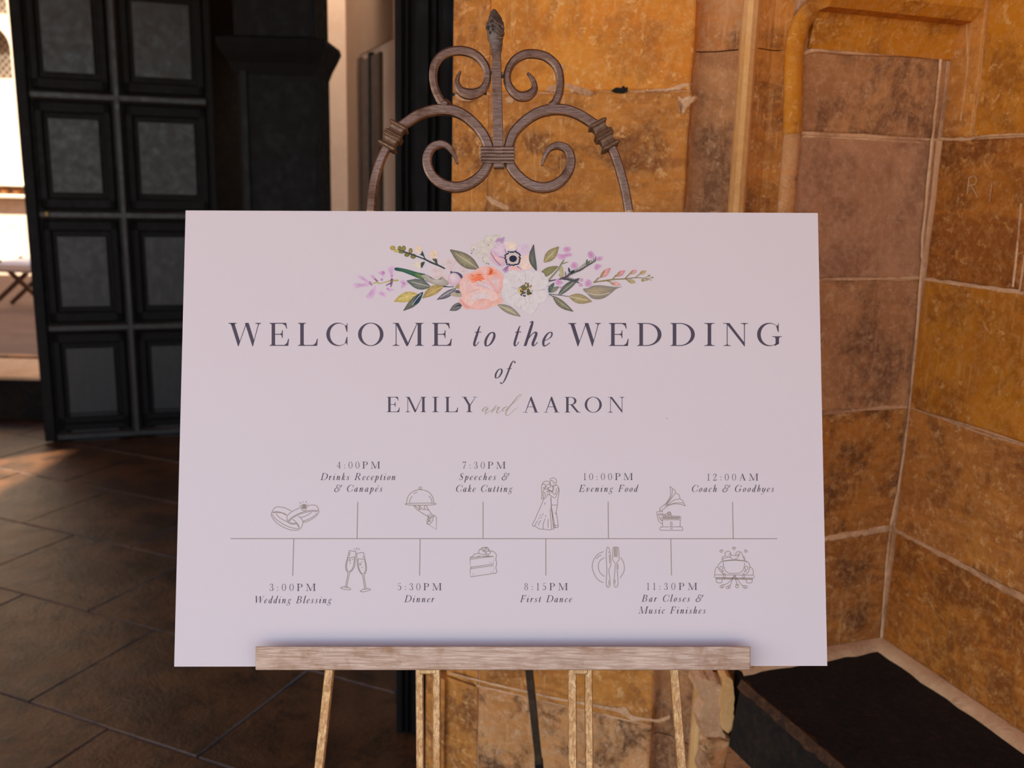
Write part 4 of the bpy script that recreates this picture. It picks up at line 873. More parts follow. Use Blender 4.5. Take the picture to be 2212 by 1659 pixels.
def letters(spec, base, cap, it=False):
    for chh, x0, x1 in spec:
        ink = Ink(1)
        g = italic(chh) if it else roman(chh); xs = [px+(.27*py if it else 0) for q in g.p for px, py in q]; a, b = min(xs), max(xs); k = (x1-x0)/(b-a)
        for q in g.p: ink.poly([(x0+((px+(.27*py if it else 0))-a)*k, base-py*cap) for px, py in q])
        ink.build('printed_letter', M['ink'], sg)
letters([('W', 493.5, 564), ('E', 581.7, 624.3), ('L', 643.4, 686.6), ('C', 704.8, 750.5), ('O', 773.4, 828.4), ('M', 848, 915), ('E', 933, 976)], 747.0, 49.5)
letters([('W', 1227, 1298), ('E', 1315, 1358), ('D', 1376, 1429), ('D', 1448, 1501), ('I', 1521, 1544), ('N', 1562, 1616), ('G', 1635.4, 1689)], 747.3, 49.5)
letters([('t', 1021.8, 1040), ('o', 1046, 1070.5), ('t', 1109, 1126), ('h', 1131, 1162), ('e', 1171, 1194)], 747.5, 51, True)
letters([('o', 1068.5, 1086), ('f', 1080, 1114)], 817, 35, True)
letters([('E', 835.4, 863.4), ('M', 875.7, 920.6), ('I', 933, 947.8), ('L', 960.7, 989.5), ('Y', 997, 1030.5)], 890.3, 33)
letters([('A', 1130.7, 1164.6), ('A', 1174.8, 1208.7), ('R', 1219.6, 1254.6), ('O', 1263, 1300), ('N', 1313, 1349)], 891, 33.5)
c4 = crop(480, 670, 3.568); c5 = crop(1080, 670, 3.511)
tk = Ink(1)
cs = crop(1030, 840, 20.11)
tk.stroke([(500, 792, 1.0), (430, 785, 1.3), (330, 830, 2.2), (245, 915, 2.6), (240, 962, 2.0), (310, 955, 1.1), (400, 890, 1.2), (490, 845, 2.0), (430, 920, 2.2), (378, 1010, 2.2), (372, 1065, 1.8), (410, 1082, 1.1), (500, 1005, 1.0), (620, 905, 1.0)], 1.5, cs, 5)
tk.stroke([(860, 715, 1.6), (740, 850, 2.4), (625, 1022, 2.2)], 1.5, cs, 5)
tk.stroke([(640, 1010, 1.0), (720, 945, 1.0), (850, 845, 1.0), (940, 795, 1.4), (980, 805, 2.2), (915, 890, 2.7), (865, 990, 2.6), (880, 1050, 1.8), (960, 1030, 1.0), (1090, 925, 1.0), (1140, 880, 1.0)], 1.5, cs, 5)
tk.stroke([(1360, 775, 1.2), (1250, 790, 1.7), (1150, 860, 2.3), (1108, 925, 2.0), (1150, 965, 1.2), (1250, 905, 1.0), (1350, 830, 1.0)], 1.5, cs, 5)
tk.stroke([(1500, 690, 1.0), (1600, 610, .9), (1770, 455, .8), (1900, 315, .8), (1932, 250, 1.0), (1880, 250, 1.4), (1750, 360, 1.9), (1570, 590, 2.4), (1400, 800, 2.7), (1300, 950, 2.8), (1255, 1080, 2.4), (1285, 1150, 1.8), (1350, 1158, 1.2), (1450, 1085, 1.0), (1600, 940, 1.0), (1755, 812, 1.0)], 1.5, cs, 5)
tk.build('script_lettering', M['ink_script'], sg)['label'] = 'pale looping script word and'
A, H, S_, T_ = .125, .052, .165, .055
for t in (('4:00PM', 727.5, 821, 1012, 14.8, 0), ('Drinks Reception', 692, 856, 1037, 15, 1), ('& Canapés', 721, 827.5, 1062.3, 15, 1), ('3:00PM', 582, 682, 1276.5, 15.6, 0), ('Wedding Blessing', 547, 717.5, 1303, 15.4, 1),
          ('5:30PM', 858.6, 954, 1275, 15.2, 0), ('Dinner', 873, 939.5, 1300.8, 15, 1), ('7:30PM', 998.6, 1092, 1012.3, 14.8, 0), ('Speeches &', 991, 1099.5, 1037, 15, 1), ('Cake Cutting', 983.5, 1108, 1062.5, 15, 1),
          ('8:15PM', 1132, 1226.5, 1274.8, 15.2, 0), ('First Dance', 1123, 1237, 1300.8, 15, 1), ('10:00PM', 1260, 1367, 1037, 14.8, 0), ('Evening Food', 1250, 1379, 1062.4, 15, 1),
          ('12:00AM', 1527, 1638, 1038, 14.8, 0), ('Coach & Goodbyes', 1493, 1673.5, 1062.6, 15, 1), ('11:30PM', 1396.5, 1506, 1274.2, 15, 0), ('Bar Closes &', 1385.6, 1518.5, 1299.8, 15, 1), ('Music Finishes', 1378.5, 1526, 1325.5, 15.2, 1)):
    tk = Ink(1); typeset(tk, t[0], t[1], t[2], t[3], t[4], bool(t[5]))
    tk.build('schedule_lettering', M['ink_small'], sg)['label'] = 'printed line reading ' + t[0]
tk = Ink(1); tk.stroke([(498, 1163.5), (1679, 1163.7)], 1.9, n=1)
tk.build('timeline_rule', M['ink_line'], sg)['label'] = 'long thin horizontal rule'
for x0, y0, x1, y1 in ((634.6, 1164, 632.2, 1243.5), (772.8, 1084, 771.3, 1163), (907.5, 1164, 906.4, 1243.5), (1043.5, 1084, 1043.5, 1163), (1179, 1164, 1179, 1243.2), (1313.6, 1083.5, 1314.4, 1163), (1449, 1164, 1450.6, 1243), (1582.4, 1084, 1583.9, 1163)):
    tk = Ink(1); tk.stroke([(x0, y0), (x1, y1)], 1.9, n=1); tk.build('timeline_tick', M['ink_line'], sg)
# ---- line icons
def icon(name, f, lines, w=1.55, extra=None, label=None):
    tk = Ink(1)
    for l in lines:
        if l[0] == 's': tk.stroke(l[1], w, f, 5)
        elif l[0] == 'c': tk.stroke(l[1], w, f, 5, True)
        elif l[0] == 'l': tk.stroke(l[1], w, f, 1)
        elif l[0] == 'p': tk.stroke(l[1]+[l[1][0]], w, f, 1)
        elif l[0] == 'o': tk.ring(*l[1][:3], w, f, *(l[1][3:] or [None]))
        elif l[0] == 'd': tk.dot(*l[1], f)
    o = tk.build(name, M['ink_line'], sg)
    if label: o['label'] = label
c6 = crop(480, 980, 4.74); c7 = crop(840, 980, 4.74); c8 = crop(1120, 980, 4.74); c9 = crop(1360, 980, 4.608)
icon('rings_icon', c6, [
    ('s', [(710, 588), (640, 555), (580, 545), (545, 550), (525, 570), (508, 600), (503, 630), (520, 665), (560, 710), (620, 750), (690, 778), (745, 784), (785, 778), (810, 755), (825, 715), (824, 690), (805, 660), (780, 640)]),
    ('s', [(512, 600), (560, 594), (610, 605), (660, 632)]), ('s', [(520, 605), (570, 602), (620, 608), (655, 622)]), ('s', [(512, 620), (540, 660), (590, 700), (650, 735), (710, 758), (770, 766), (788, 755), (775, 725), (745, 690), (720, 672)]),
    ('s', [(553, 612), (575, 645), (620, 675), (680, 705)]), ('s', [(765, 722), (780, 742), (790, 752)]),
    ('s', [(806, 552), (770, 565), (720, 590), (680, 620), (663, 640), (663, 665), (672, 690), (690, 715), (730, 722), (765, 715)]),
    ('s', [(868, 536), (920, 526), (955, 530), (975, 545), (986, 575), (988, 600), (965, 635), (920, 668), (870, 695), (828, 704)]),
    ('s', [(672, 690), (710, 655), (770, 620), (850, 590), (920, 580), (985, 582)]), ('s', [(685, 695), (720, 660), (780, 627), (850, 602), (920, 592), (978, 594)]),
    ('s', [(690, 700), (700, 710), (730, 712), (758, 710)]), ('s', [(800, 655), (850, 640), (890, 618), (915, 600)]), ('s', [(828, 692), (880, 672), (930, 645), (972, 610)]),
    ('c', [(808, 550), (812, 530), (832, 519), (855, 522), (866, 540), (862, 560), (852, 580), (832, 582), (815, 570)]), ('o', [838, 543, 9]), ('o', [838, 543, 17]), ('s', [(815, 560), (838, 562), (860, 558)]),
    ('l', [(826, 526), (838, 552), (852, 526)]), ('l', [(820, 545), (856, 545)]),
    ('l', [(792, 498), (808, 514)]), ('l', [(828, 490), (830, 502)]), ('l', [(862, 484), (855, 502)]), ('l', [(883, 514), (872, 520)]), ('l', [(788, 533), (802, 536)])], label='line drawing of two linked rings')
icon('flutes_icon', c6, [
    ('s', [(1301, 992), (1285, 1060), (1265, 1130), (1264, 1175), (1275, 1205), (1290, 1220)]), ('l', [(1301, 992), (1370, 1003)]), ('s', [(1370, 1003), (1362, 1080), (1355, 1150), (1335, 1190), (1312, 1212), (1300, 1225)]),
    ('s', [(1285, 1075), (1275, 1130), (1274, 1170), (1285, 1200), (1305, 1205), (1330, 1180), (1345, 1140), (1354, 1062), (1335, 1060), (1310, 1068), (1292, 1062), (1285, 1075)]),
    ('l', [(1289, 1222), (1262, 1362)]), ('l', [(1303, 1224), (1275, 1364)]), ('s', [(1262, 1358), (1235, 1365), (1212, 1372), (1240, 1386), (1290, 1394), (1316, 1388), (1295, 1372), (1275, 1362)]), ('s', [(1252, 1366), (1270, 1370), (1288, 1368)]),
    ('l', [(1310, 1008), (1300, 1050)]), ('o', [1305, 1090, 8]), ('d', [1334, 1081, 1.3]), ('d', [1309, 1117, 1.3]),
    ('s', [(1378, 1022), (1380, 1090), (1388, 1160), (1405, 1205), (1430, 1238), (1440, 1246)]), ('l', [(1378, 1022), (1446, 1010)]), ('s', [(1446, 1010), (1462, 1080), (1477, 1150), (1477, 1190), (1468, 1220), (1452, 1244)]),
    ('s', [(1390, 1080), (1394, 1140), (1405, 1185), (1425, 1222), (1445, 1228), (1462, 1205), (1468, 1165), (1456, 1085), (1430, 1082), (1410, 1075), (1390, 1080)]),
    ('l', [(1437, 1246), (1458, 1382)]), ('l', [(1451, 1244), (1472, 1380)]), ('s', [(1458, 1378), (1432, 1395), (1412, 1410), (1450, 1414), (1495, 1402), (1521, 1390), (1500, 1382), (1472, 1378)]), ('s', [(1452, 1390), (1468, 1390), (1482, 1385)]),
    ('l', [(1440, 1045), (1446, 1068)]), ('o', [1414, 1132, 8]), ('d', [1430, 1107, 1.3]), ('d', [1432, 1165, 1.3]),
    ('l', [(1352, 972), (1362, 988)]), ('l', [(1378, 958), (1378, 982)]), ('l', [(1405, 968), (1394, 988)])], label='line drawing of two clinking champagne flutes')
icon('cloche_icon', c7, [
    ('s', [(182, 508), (186, 470), (205, 425), (240, 392), (280, 373), (320, 368), (365, 375), (410, 395), (440, 430), (456, 470), (459, 505)]), ('o', [322, 352, 13]), ('l', [(316, 364), (316, 370)]), ('l', [(330, 364), (330, 370)]),
    ('s', [(162, 517), (185, 510), (250, 508), (330, 506), (420, 506), (484, 512), (460, 522), (380, 528), (280, 528), (205, 526), (162, 517)]),
    ('s', [(215, 505), (216, 475), (238, 432)]), ('s', [(440, 503), (434, 465), (408, 432)]), ('s', [(253, 416), (270, 400), (292, 393)]),
    ('s', [(252, 527), (280, 565), (330, 602), (385, 635), (408, 655)]), ('s', [(258, 530), (290, 550), (318, 580)]), ('s', [(296, 528), (312, 545), (322, 572), (310, 560)]), ('s', [(312, 528), (330, 550), (345, 572), (378, 570), (405, 580)]),
    ('s', [(372, 530), (362, 550), (370, 568)]), ('s', [(382, 530), (398, 560), (420, 595), (425, 605), (445, 622)]), ('s', [(395, 622), (408, 650), (418, 668)]), ('l', [(428, 618), (408, 650)]),
    ('s', [(445, 618), (435, 645), (410, 665), (405, 680), (425, 690), (398, 695), (390, 712), (415, 720), (445, 690), (460, 630)]), ('p', [(460, 628), (488, 650), (487, 778), (388, 715)]), ('s', [(405, 652), (390, 680), (398, 700)])], label='line drawing of a hand holding a domed serving dish')
icon('cake_icon', c7, [
    ('p', [(832, 1080), (1071, 1052), (1070, 1130), (834, 1163)]), ('p', [(833, 1178), (1070, 1146), (1073, 1226), (834, 1262)]), ('l', [(832, 1080), (830, 1065), (950, 1052), (1071, 1052)]), ('l', [(843, 1163), (843, 1178)]),
    ('s', [(830, 1065), (860, 1048), (880, 1028), (925, 1020)]), ('s', [(1040, 992), (1075, 1005), (1100, 1035), (1095, 1085), (1104, 1120), (1096, 1170), (1106, 1205), (1095, 1224), (1073, 1226)]),
    ('c', [(920, 1000), (930, 980), (950, 985), (975, 1005), (1000, 1012), (985, 1030), (945, 1028), (922, 1018)]), ('s', [(940, 980), (955, 962), (985, 965), (1030, 995), (1042, 1010), (1025, 1028), (985, 1030)]), ('s', [(975, 962), (1000, 957), (1020, 970), (1025, 990)]), ('s', [(958, 970), (975, 990), (1010, 1000), (1040, 995)]), ('s', [(1005, 960), (985, 980), (975, 1000)]),
    ('s', [(900, 1060), (915, 1050), (935, 1050)]), ('l', [(965, 1052), (1032, 1042)]), ('d', [1030, 1108, .9]), ('d', [1048, 1118, .9]), ('d', [855, 1240, .9]), ('d', [868, 1230, .9]), ('d', [1048, 1212, .9])], label='line drawing of a slice of layer cake')
icon('couple_icon', c8, [
    ('s', [(268, 455), (250, 462), (232, 460), (240, 440), (238, 400), (236, 340), (248, 302), (275, 282), (305, 284), (320, 298), (322, 315), (328, 335), (318, 345), (300, 348), (305, 370), (340, 380)]), ('s', [(245, 320), (260, 308), (275, 330), (270, 350), (255, 345)]), ('s', [(248, 350), (265, 358), (280, 345), (290, 320), (320, 310)]), ('s', [(300, 362), (270, 365), (250, 385), (252, 420), (262, 460), (285, 440), (300, 425)]), ('s', [(258, 390), (275, 420), (270, 440)]),
    ('s', [(262, 458), (240, 510), (200, 600), (170, 670), (143, 725), (150, 742), (175, 745), (215, 770), (270, 775), (310, 780), (355, 772), (380, 755), (400, 758), (408, 745), (404, 730)]), ('s', [(330, 440), (335, 520), (333, 560), (345, 620), (358, 760)]), ('s', [(322, 570), (328, 640), (340, 775)]), ('s', [(340, 560), (350, 620), (365, 700), (375, 760)]),
    ('s', [(270, 665), (255, 720), (252, 772)]), ('l', [(303, 668), (303, 760)]), ('s', [(228, 682), (212, 710), (200, 734)]), ('s', [(196, 688), (178, 715), (162, 742)]), ('l', [(252, 612), (244, 632)]), ('l', [(226, 622), (220, 640)]), ('l', [(280, 628), (276, 650)]), ('l', [(238, 645), (232, 660)]), ('l', [(214, 652), (206, 670)]), ('l', [(276, 500), (264, 524)]),
    ('s', [(322, 275), (328, 258), (350, 249), (375, 254), (388, 275), (388, 300), (375, 325), (350, 328), (330, 320), (324, 298), (326, 278)]), ('s', [(326, 278), (345, 275), (355, 290), (365, 305), (372, 290)]), ('s', [(340, 345), (352, 335), (380, 322), (405, 335), (416, 375), (412, 420), (402, 470), (400, 525)]), ('s', [(400, 345), (410, 365), (400, 400), (375, 450), (345, 440), (310, 415)]),
    ('s', [(290, 385), (310, 380), (345, 395), (370, 420), (385, 390), (388, 355)]), ('s', [(300, 350), (320, 380), (345, 385), (355, 350), (350, 335)]), ('s', [(285, 395), (300, 390), (320, 400), (310, 420), (290, 412)]), ('s', [(360, 340), (355, 380), (340, 400)]), ('l', [(333, 525), (400, 527)]), ('s', [(400, 527), (388, 580), (390, 620), (400, 680), (406, 735)]), ('s', [(385, 622), (378, 610), (372, 602)]), ('l', [(362, 732), (406, 735)]), ('s', [(362, 735), (360, 755), (385, 752)]), ('s', [(335, 530), (342, 600), (352, 690), (362, 735)]), ('l', [(332, 450), (336, 525)])], 1.45, label='line drawing of a dancing bride and groom')
icon('place_setting_icon', c8, [
    ('s', [(872, 1002), (820, 1025), (780, 1070), (757, 1130), (760, 1190), (785, 1250), (825, 1300), (872, 1320)]), ('s', [(880, 1065), (840, 1090), (818, 1135), (822, 1190), (845, 1230), (882, 1257)]), ('s', [(1046, 1062), (1072, 1105), (1084, 1160), (1078, 1210), (1040, 1273)]), ('s', [(798, 1080), (815, 1055), (848, 1036)]),
    ('c', [(913, 957), (925, 965), (938, 1010), (944, 1080), (946, 1135), (935, 1165), (926, 1185), (928, 1230), (938, 1300), (936, 1350), (918, 1369), (901, 1352), (898, 1300), (905, 1200), (900, 1100), (898, 1020), (904, 970)]), ('s', [(920, 1000), (924, 1018)]), ('s', [(928, 1035), (932, 1080), (932, 1122)]), ('s', [(924, 1298), (926, 1325), (924, 1345)]), ('d', [916, 1356, .9]),
    ('c', [(974, 958), (1016, 958), (1024, 975), (1030, 1060), (1028, 1090), (1008, 1115), (1008, 1160), (1014, 1240), (1020, 1320), (1014, 1355), (998, 1369), (982, 1357), (976, 1320), (984, 1240), (990, 1160), (988, 1118), (966, 1090), (963, 1060), (968, 975)]),
    ('l', [(980, 962), (980, 1058)]), ('l', [(990, 962), (990, 1058)]), ('l', [(1000, 962), (1000, 1058)]), ('l', [(1011, 962), (1011, 1058)]), ('l', [(1019, 1130), (1021, 1182)]), ('l', [(988, 1288), (990, 1330)]), ('d', [998, 1345, .9])], label='line drawing of a plate with knife and fork')
icon('gramophone_icon', c9, [
    ('s', [(400, 326), (408, 380), (400, 440), (360, 495)]), ('s', [(400, 326), (415, 335), (425, 350)]), ('s', [(425, 350), (422, 410), (395, 460), (368, 498)]), ('s', [(425, 350), (450, 362), (457, 393)]), ('s', [(457, 393), (420, 440), (372, 502)]), ('s', [(457, 393), (490, 408), (502, 450)]), ('s', [(502, 450), (440, 465), (378, 510)]), ('s', [(502, 450), (530, 470), (537, 490)]), ('s', [(537, 490), (460, 490), (380, 514)]), ('l', [(537, 490), (556, 520)]), ('s', [(556, 520), (500, 503), (430, 502), (380, 520)]),
    ('l', [(356, 498), (376, 524)]), ('l', [(362, 492), (382, 518)]), ('l', [(356, 498), (298, 548)]), ('l', [(376, 524), (325, 562)]), ('l', [(348, 512), (360, 526)]), ('l', [(298, 548), (300, 576)]), ('l', [(300, 560), (325, 566)]), ('l', [(325, 562), (326, 578)]),
    ('p', [(268, 580), (330, 578), (330, 600), (270, 602)]), ('s', [(274, 602), (280, 645), (298, 680), (330, 704)]), ('s', [(290, 602), (298, 640), (312, 660), (330, 672)]), ('s', [(305, 602), (350, 602), (380, 590)]), ('s', [(305, 612), (355, 614), (385, 608)]), ('o', [395, 596, 17]), ('o', [395, 596, 9]), ('l', [(408, 604), (423, 616), (416, 628)]), ('l', [(330, 622), (500, 622)]), ('l', [(322, 632), (510, 632), (505, 622)]), ('p', [(310, 640), (514, 640), (514, 658), (310, 658)]), ('l', [(330, 645), (495, 646)]), ('l', [(328, 660), (328, 728)]), ('l', [(504, 660), (504, 728)]),
    ('s', [(306, 730), (302, 745), (304, 762)]), ('l', [(304, 762), (528, 764)]), ('s', [(528, 764), (527, 740), (518, 728)]), ('l', [(306, 730), (392, 728)]), ('l', [(436, 728), (518, 728)]), ('p', [(408, 678), (422, 678), (424, 728), (408, 728)]), ('o', [416, 737, 11])], 1.45, label='line drawing of a horn gramophone')
icon('wedding_car_icon', c9, [
    ('s', [(905, 1083), (940, 1070), (1040, 1062), (1140, 1070), (1182, 1082)]), ('s', [(915, 1072), (960, 1064), (1040, 1056), (1120, 1062), (1170, 1072)]), ('s', [(905, 1083), (885, 1105), (880, 1130), (900, 1165), (935, 1200)]), ('s', [(1182, 1082), (1194, 1105), (1196, 1130), (1185, 1170), (1160, 1202)]), ('s', [(932, 1080), (936, 1120), (955, 1165), (985, 1188), (1040, 1192), (1095, 1186), (1128, 1160), (1142, 1120), (1145, 1085)]),
    ('s', [(882, 1125), (858, 1140), (848, 1180), (850, 1204)]), ('s', [(1196, 1125), (1222, 1145), (1232, 1180), (1230, 1208)]), ('p', [(850, 1206), (1232, 1210), (1242, 1220), (1236, 1238), (845, 1232), (838, 1218)]), ('l', [(855, 1240), (1226, 1246)]), ('l', [(855, 1240), (862, 1248), (1222, 1252), (1228, 1244)]),
    ('s', [(862, 1250), (864, 1278), (885, 1286), (915, 1282), (922, 1250)]), ('s', [(1160, 1252), (1166, 1282), (1190, 1288), (1216, 1282), (1222, 1252)]), ('c', [(936, 1195), (948, 1195), (952, 1218), (948, 1242), (936, 1242), (934, 1218)]), ('c', [(1130, 1195), (1142, 1195), (1145, 1218), (1142, 1242), (1130, 1242), (1127, 1218)]),
    ('o', [914, 1138, 16]), ('o', [1163, 1138, 16]), ('o', [926, 1170, 8]), ('o', [1152, 1170, 8]), ('s', [(918, 1062), (922, 1035), (935, 1022), (955, 1020)]), ('s', [(935, 1060), (930, 1045), (955, 1035), (985, 1028)]), ('s', [(955, 1018), (950, 990), (970, 973), (995, 975), (1008, 995), (1005, 1020), (985, 1030), (968, 1022)]), ('s', [(985, 1010), (1000, 1000), (1005, 985)]), ('s', [(990, 1030), (1015, 1040), (1025, 1058)]), ('l', [(1008, 1012), (1055, 1012)]),
    ('s', [(1065, 1025), (1056, 1000), (1065, 980), (1085, 974), (1095, 980)]), ('s', [(1098, 978), (1085, 1020), (1065, 1050)]), ('s', [(1098, 978), (1110, 980), (1125, 1015), (1142, 1060)]), ('s', [(1062, 1048), (1050, 1046), (1040, 1058)]), ('s', [(1128, 1020), (1142, 1030), (1150, 1062)]), ('s', [(1070, 1000), (1078, 1015), (1085, 1000)]),
    ('c', [(1038, 955), (1025, 942), (1026, 932), (1034, 932), (1038, 938), (1044, 931), (1052, 933), (1052, 943)]), ('c', [(922, 980), (902, 976), (900, 966), (908, 962), (914, 965), (914, 957), (922, 956), (926, 963)]), ('c', [(1148, 980), (1146, 960), (1153, 956), (1160, 960), (1160, 966), (1168, 965), (1172, 972), (1166, 978)]),
    ('s', [(1045, 1210), (1020, 1245), (975, 1290), (940, 1305)]), ('s', [(1046, 1210), (1025, 1250), (1010, 1290), (1000, 1312)]), ('s', [(1047, 1210), (1055, 1250), (1068, 1300)]), ('s', [(1048, 1210), (1075, 1255), (1105, 1295), (1130, 1318)]), ('o', [912, 1324, 11]), ('s', [(915, 1313), (932, 1302), (940, 1315), (930, 1332), (915, 1336)]), ('o', [975, 1332, 12]), ('s', [(978, 1320), (996, 1310), (1003, 1325), (990, 1338), (980, 1343)]), ('o', [1070, 1322, 14]), ('s', [(1058, 1312), (1060, 1302), (1080, 1300), (1084, 1312)]), ('o', [1160, 1328, 12]), ('s', [(1152, 1316), (1135, 1312), (1128, 1325), (1140, 1338), (1158, 1340)])], 1.45, label='line drawing of a couple in a car trailing cans')
# tiny print specks
tk = Ink(1); tk.dot(1441, 904, 1.2); tk.build('print_speck', M['ink_line'], sg)
# ------------------------------------------------------------------ watercolour spray
f2, f3 = crop(740, 490, 6.144), crop(1060, 490, 5.978)
def mixt(a, b, t): return tuple(a[i]*(1-t)+b[i]*t for i in range(3))
LAY = [2]
def blob(name, f, pts, c_in, c_out, ctr=None, n=5, parent=None, rings=3, streak=0.0):
    """painted patch: washes from its centre colour to its rim colour"""
    q = catmull(pts, n, True); q = [f(*p) for p in q]; N = len(q); LAY[0] += 1
    if ctr: cx_, cy_ = f(*ctr)
    else: cx_, cy_ = sum(p[0] for p in q)/N, sum(p[1] for p in q)/N
    tk = Ink(LAY[0]); ci, co = pr(c_in), pr(c_out); js = [random.uniform(-streak, streak) for _ in range(N)]
    for k in range(rings):
        a, b = k/rings, (k+1)/rings; ca, cb = mixt(ci, co, a**1.3), mixt(ci, co, b**1.3)
        for i in range(N):
            j = (i+1) % N; e = lambda p, t: (cx_+(p[0]-cx_)*t, cy_+(p[1]-cy_)*t)
            s1 = lambda c, jj: tuple(max(0, min(.95, v*(1+jj))) for v in c)
            if k == 0: tk.poly([(cx_, cy_), e(q[i], b), e(q[j], b)], [ca, s1(cb, js[i]), s1(cb, js[j])])
            else: tk.poly([e(q[i], a), e(q[i], b), e(q[j], b), e(q[j], a)], [s1(ca, js[i]), s1(cb, js[i]), s1(cb, js[j]), s1(ca, js[j])])
    return tk.build(name, M['print'], parent or spray)
def pleaf(f, a, b, up, dn, c0, c1, vein=None, bend=0.0, wv=1.1):
    """leaf from base a to tip b with half widths up and dn"""
    ax, ay = a; bx, by = b; dx, dy = bx-ax, by-ay; L = math.hypot(dx, dy); nx, nz = -dy/L, dx/L; P = []
    prof_ = [(0, 0), (.12, .5), (.3, .92), (.5, 1), (.7, .78), (.87, .38), (1, 0)]
    for t, h in prof_: P.append((ax+dx*t+nx*(up*h+bend*math.sin(math.pi*t)), ay+dy*t+nz*(up*h+bend*math.sin(math.pi*t))))
    for t, h in prof_[::-1][1:-1]: P.append((ax+dx*t+nx*(-dn*h+bend*math.sin(math.pi*t)), ay+dy*t+nz*(-dn*h+bend*math.sin(math.pi*t))))
    gry = lambda c: tuple(c[i]*.82+.18*sum(c)/3 for i in range(3))
    c0, c1 = gry(c0), gry(c1)
    o = blob('leaf', f, P, c0, c1, (ax+dx*.45+nx*bend, ay+dy*.45+nz*bend), 3, streak=.14)
    if vein:
        LAY[0] += 1; tk = Ink(LAY[0]); tk.stroke([(ax+dx*t+nx*bend*math.sin(math.pi*t), ay+dy*t+nz*bend*math.sin(math.pi*t)) for t in (.05, .3, .55, .8)], wv, f, 3)
        tk.c = [pr(vein)]*len(tk.f); tk.build('leaf_vein', M['print'], o)
    return o
def brush(name, f, pts, col, w, parent=None):
    LAY[0] += 1; tk = Ink(LAY[0])
    for p in (pts if isinstance(pts[0], list) else [pts]): tk.stroke(p, w, f, 5)
    tk.c = [pr(col)]*len(tk.f); return tk.build(name, M['print'], parent or spray)
tk = Ink(2); tk.stroke([(870, 620), (900, 600)], .5, n=1); tk.c = [pr((90, 90, 70))]*len(tk.f)
spray = tk.build('floral_print', M['print'], sg); spray['label'] = 'watercolour spray of flowers and leaves printed above the heading'
OL, OLD, GRY = (132, 122, 72), (96, 90, 62), (118, 112, 106)
# left spikes of lilac florets
LIL, LILd = (206, 160, 196), (182, 128, 172)
for pts in ([(140, 790), (150, 750), (240, 745), (330, 740), (380, 760), (330, 790), (230, 805), (160, 820)], [(200, 640), (260, 650), (330, 700), (390, 750), (350, 760), (280, 720), (220, 680)], [(365, 650), (400, 630), (440, 670), (465, 715), (440, 725), (395, 690)],
            [(470, 600), (520, 575), (550, 600), (565, 650), (545, 670), (510, 640), (480, 620)], [(592, 560), (640, 520), (690, 530), (680, 590), (660, 690), (635, 690), (620, 630)], [(300, 930), (340, 880), (400, 800), (440, 775), (450, 810), (440, 880), (400, 950), (350, 965)], [(468, 880), (500, 845), (530, 860), (580, 880), (575, 930), (540, 925), (500, 910)], [(575, 820), (600, 800), (660, 820), (690, 835), (640, 860), (600, 850)], [(755, 720), (810, 700), (860, 740), (830, 800), (770, 820), (780, 760)]):
    blob('floret', f2, pts, (196, 146, 186), (211, 180, 200), streak=.06)
for x, y, r in ((520, 700, 18), (812, 750, 18), (598, 822, 14), (655, 650, 16), (365, 745, 22), (540, 610, 24)): blob('floret_heart', f2, [(x+r*math.cos(a), y+r*1.1*math.sin(a)) for a in (0, 1.2, 2.5, 3.8, 5)], (176, 112, 158), (196, 146, 186))
brush('stem', f2, [[(395, 755, 2.2), (460, 735, 3), (480, 755, 2)], [(480, 755, 2.5), (550, 740, 2), (640, 715, 3.6), (740, 712, 4)]], (176, 160, 96), 2.5)
brush('stem', f2, [[(640, 720, 3), (655, 690, 4), (650, 740, 5), (640, 800, 2)], [(650, 745, 3), (600, 765, 3), (575, 785, 1.5)], [(420, 690, 2), (465, 722, 4)], [(375, 760, 3), (390, 775, 3)]], (136, 96, 126), 2)
# green blade
blob('leaf', f2, [(693, 545), (740, 542), (860, 565), (1000, 605), (1105, 630), (1040, 650), (1060, 690), (1110, 720), (1170, 745), (1050, 700), (940, 655), (800, 600), (700, 578)], (62, 104, 66), (18, 62, 70), (860, 590), 4)
blob('leaf', f2, [(960, 610), (1050, 635), (1080, 700), (1020, 675), (960, 640)], (112, 128, 50), (70, 104, 60), n=4)
# buds on the dark branch
for x, y, rx, ry, c in ((665, 280, 36, 30, (164, 140, 60)), (718, 318, 36, 22, (184, 160, 84)), (758, 285, 26, 32, (122, 108, 46)), (812, 285, 28, 36, (130, 114, 50)), (785, 335, 42, 20, (112, 100, 44)), (855, 370, 36, 28, (106, 96, 44)), (903, 320, 27, 38, (132, 112, 56)), (938, 390, 38, 34, (112, 100, 46))):
    blob('bud', f2, [(x+rx*math.cos(a), y+ry*math.sin(a)) for a in (0, .9, 1.8, 2.7, 3.6, 4.5, 5.4)], tuple(min(255, v+22) for v in c), tuple(v-14 for v in c))
brush('stem', f2, [[(740, 300, 1.5), (830, 335, 3), (970, 385, 3), (1100, 435, 3), (1170, 470, 4), (1290, 520, 3.6), (1360, 556, 3)], [(1090, 465, 2), (1060, 490, 4), (1050, 540, 1.5)], [(1120, 450, 3), (1080, 400, 2), (1065, 350, 1.5)], [(1260, 500, 3), (1240, 460, 2.5)]], (52, 62, 56), 3)
blob('sepal', f2, [(1058, 320), (1090, 400), (1060, 385), (1028, 370), (1045, 350)], (40, 62, 58), (52, 66, 58)); blob('sepal', f2, [(1190, 420), (1250, 430), (1255, 495), (1225, 470)], (84, 78, 56), (70, 66, 50)); blob('sepal', f2, [(1040, 480), (1090, 465), (1075, 510), (1045, 548)], (52, 66, 58), (60, 70, 60))
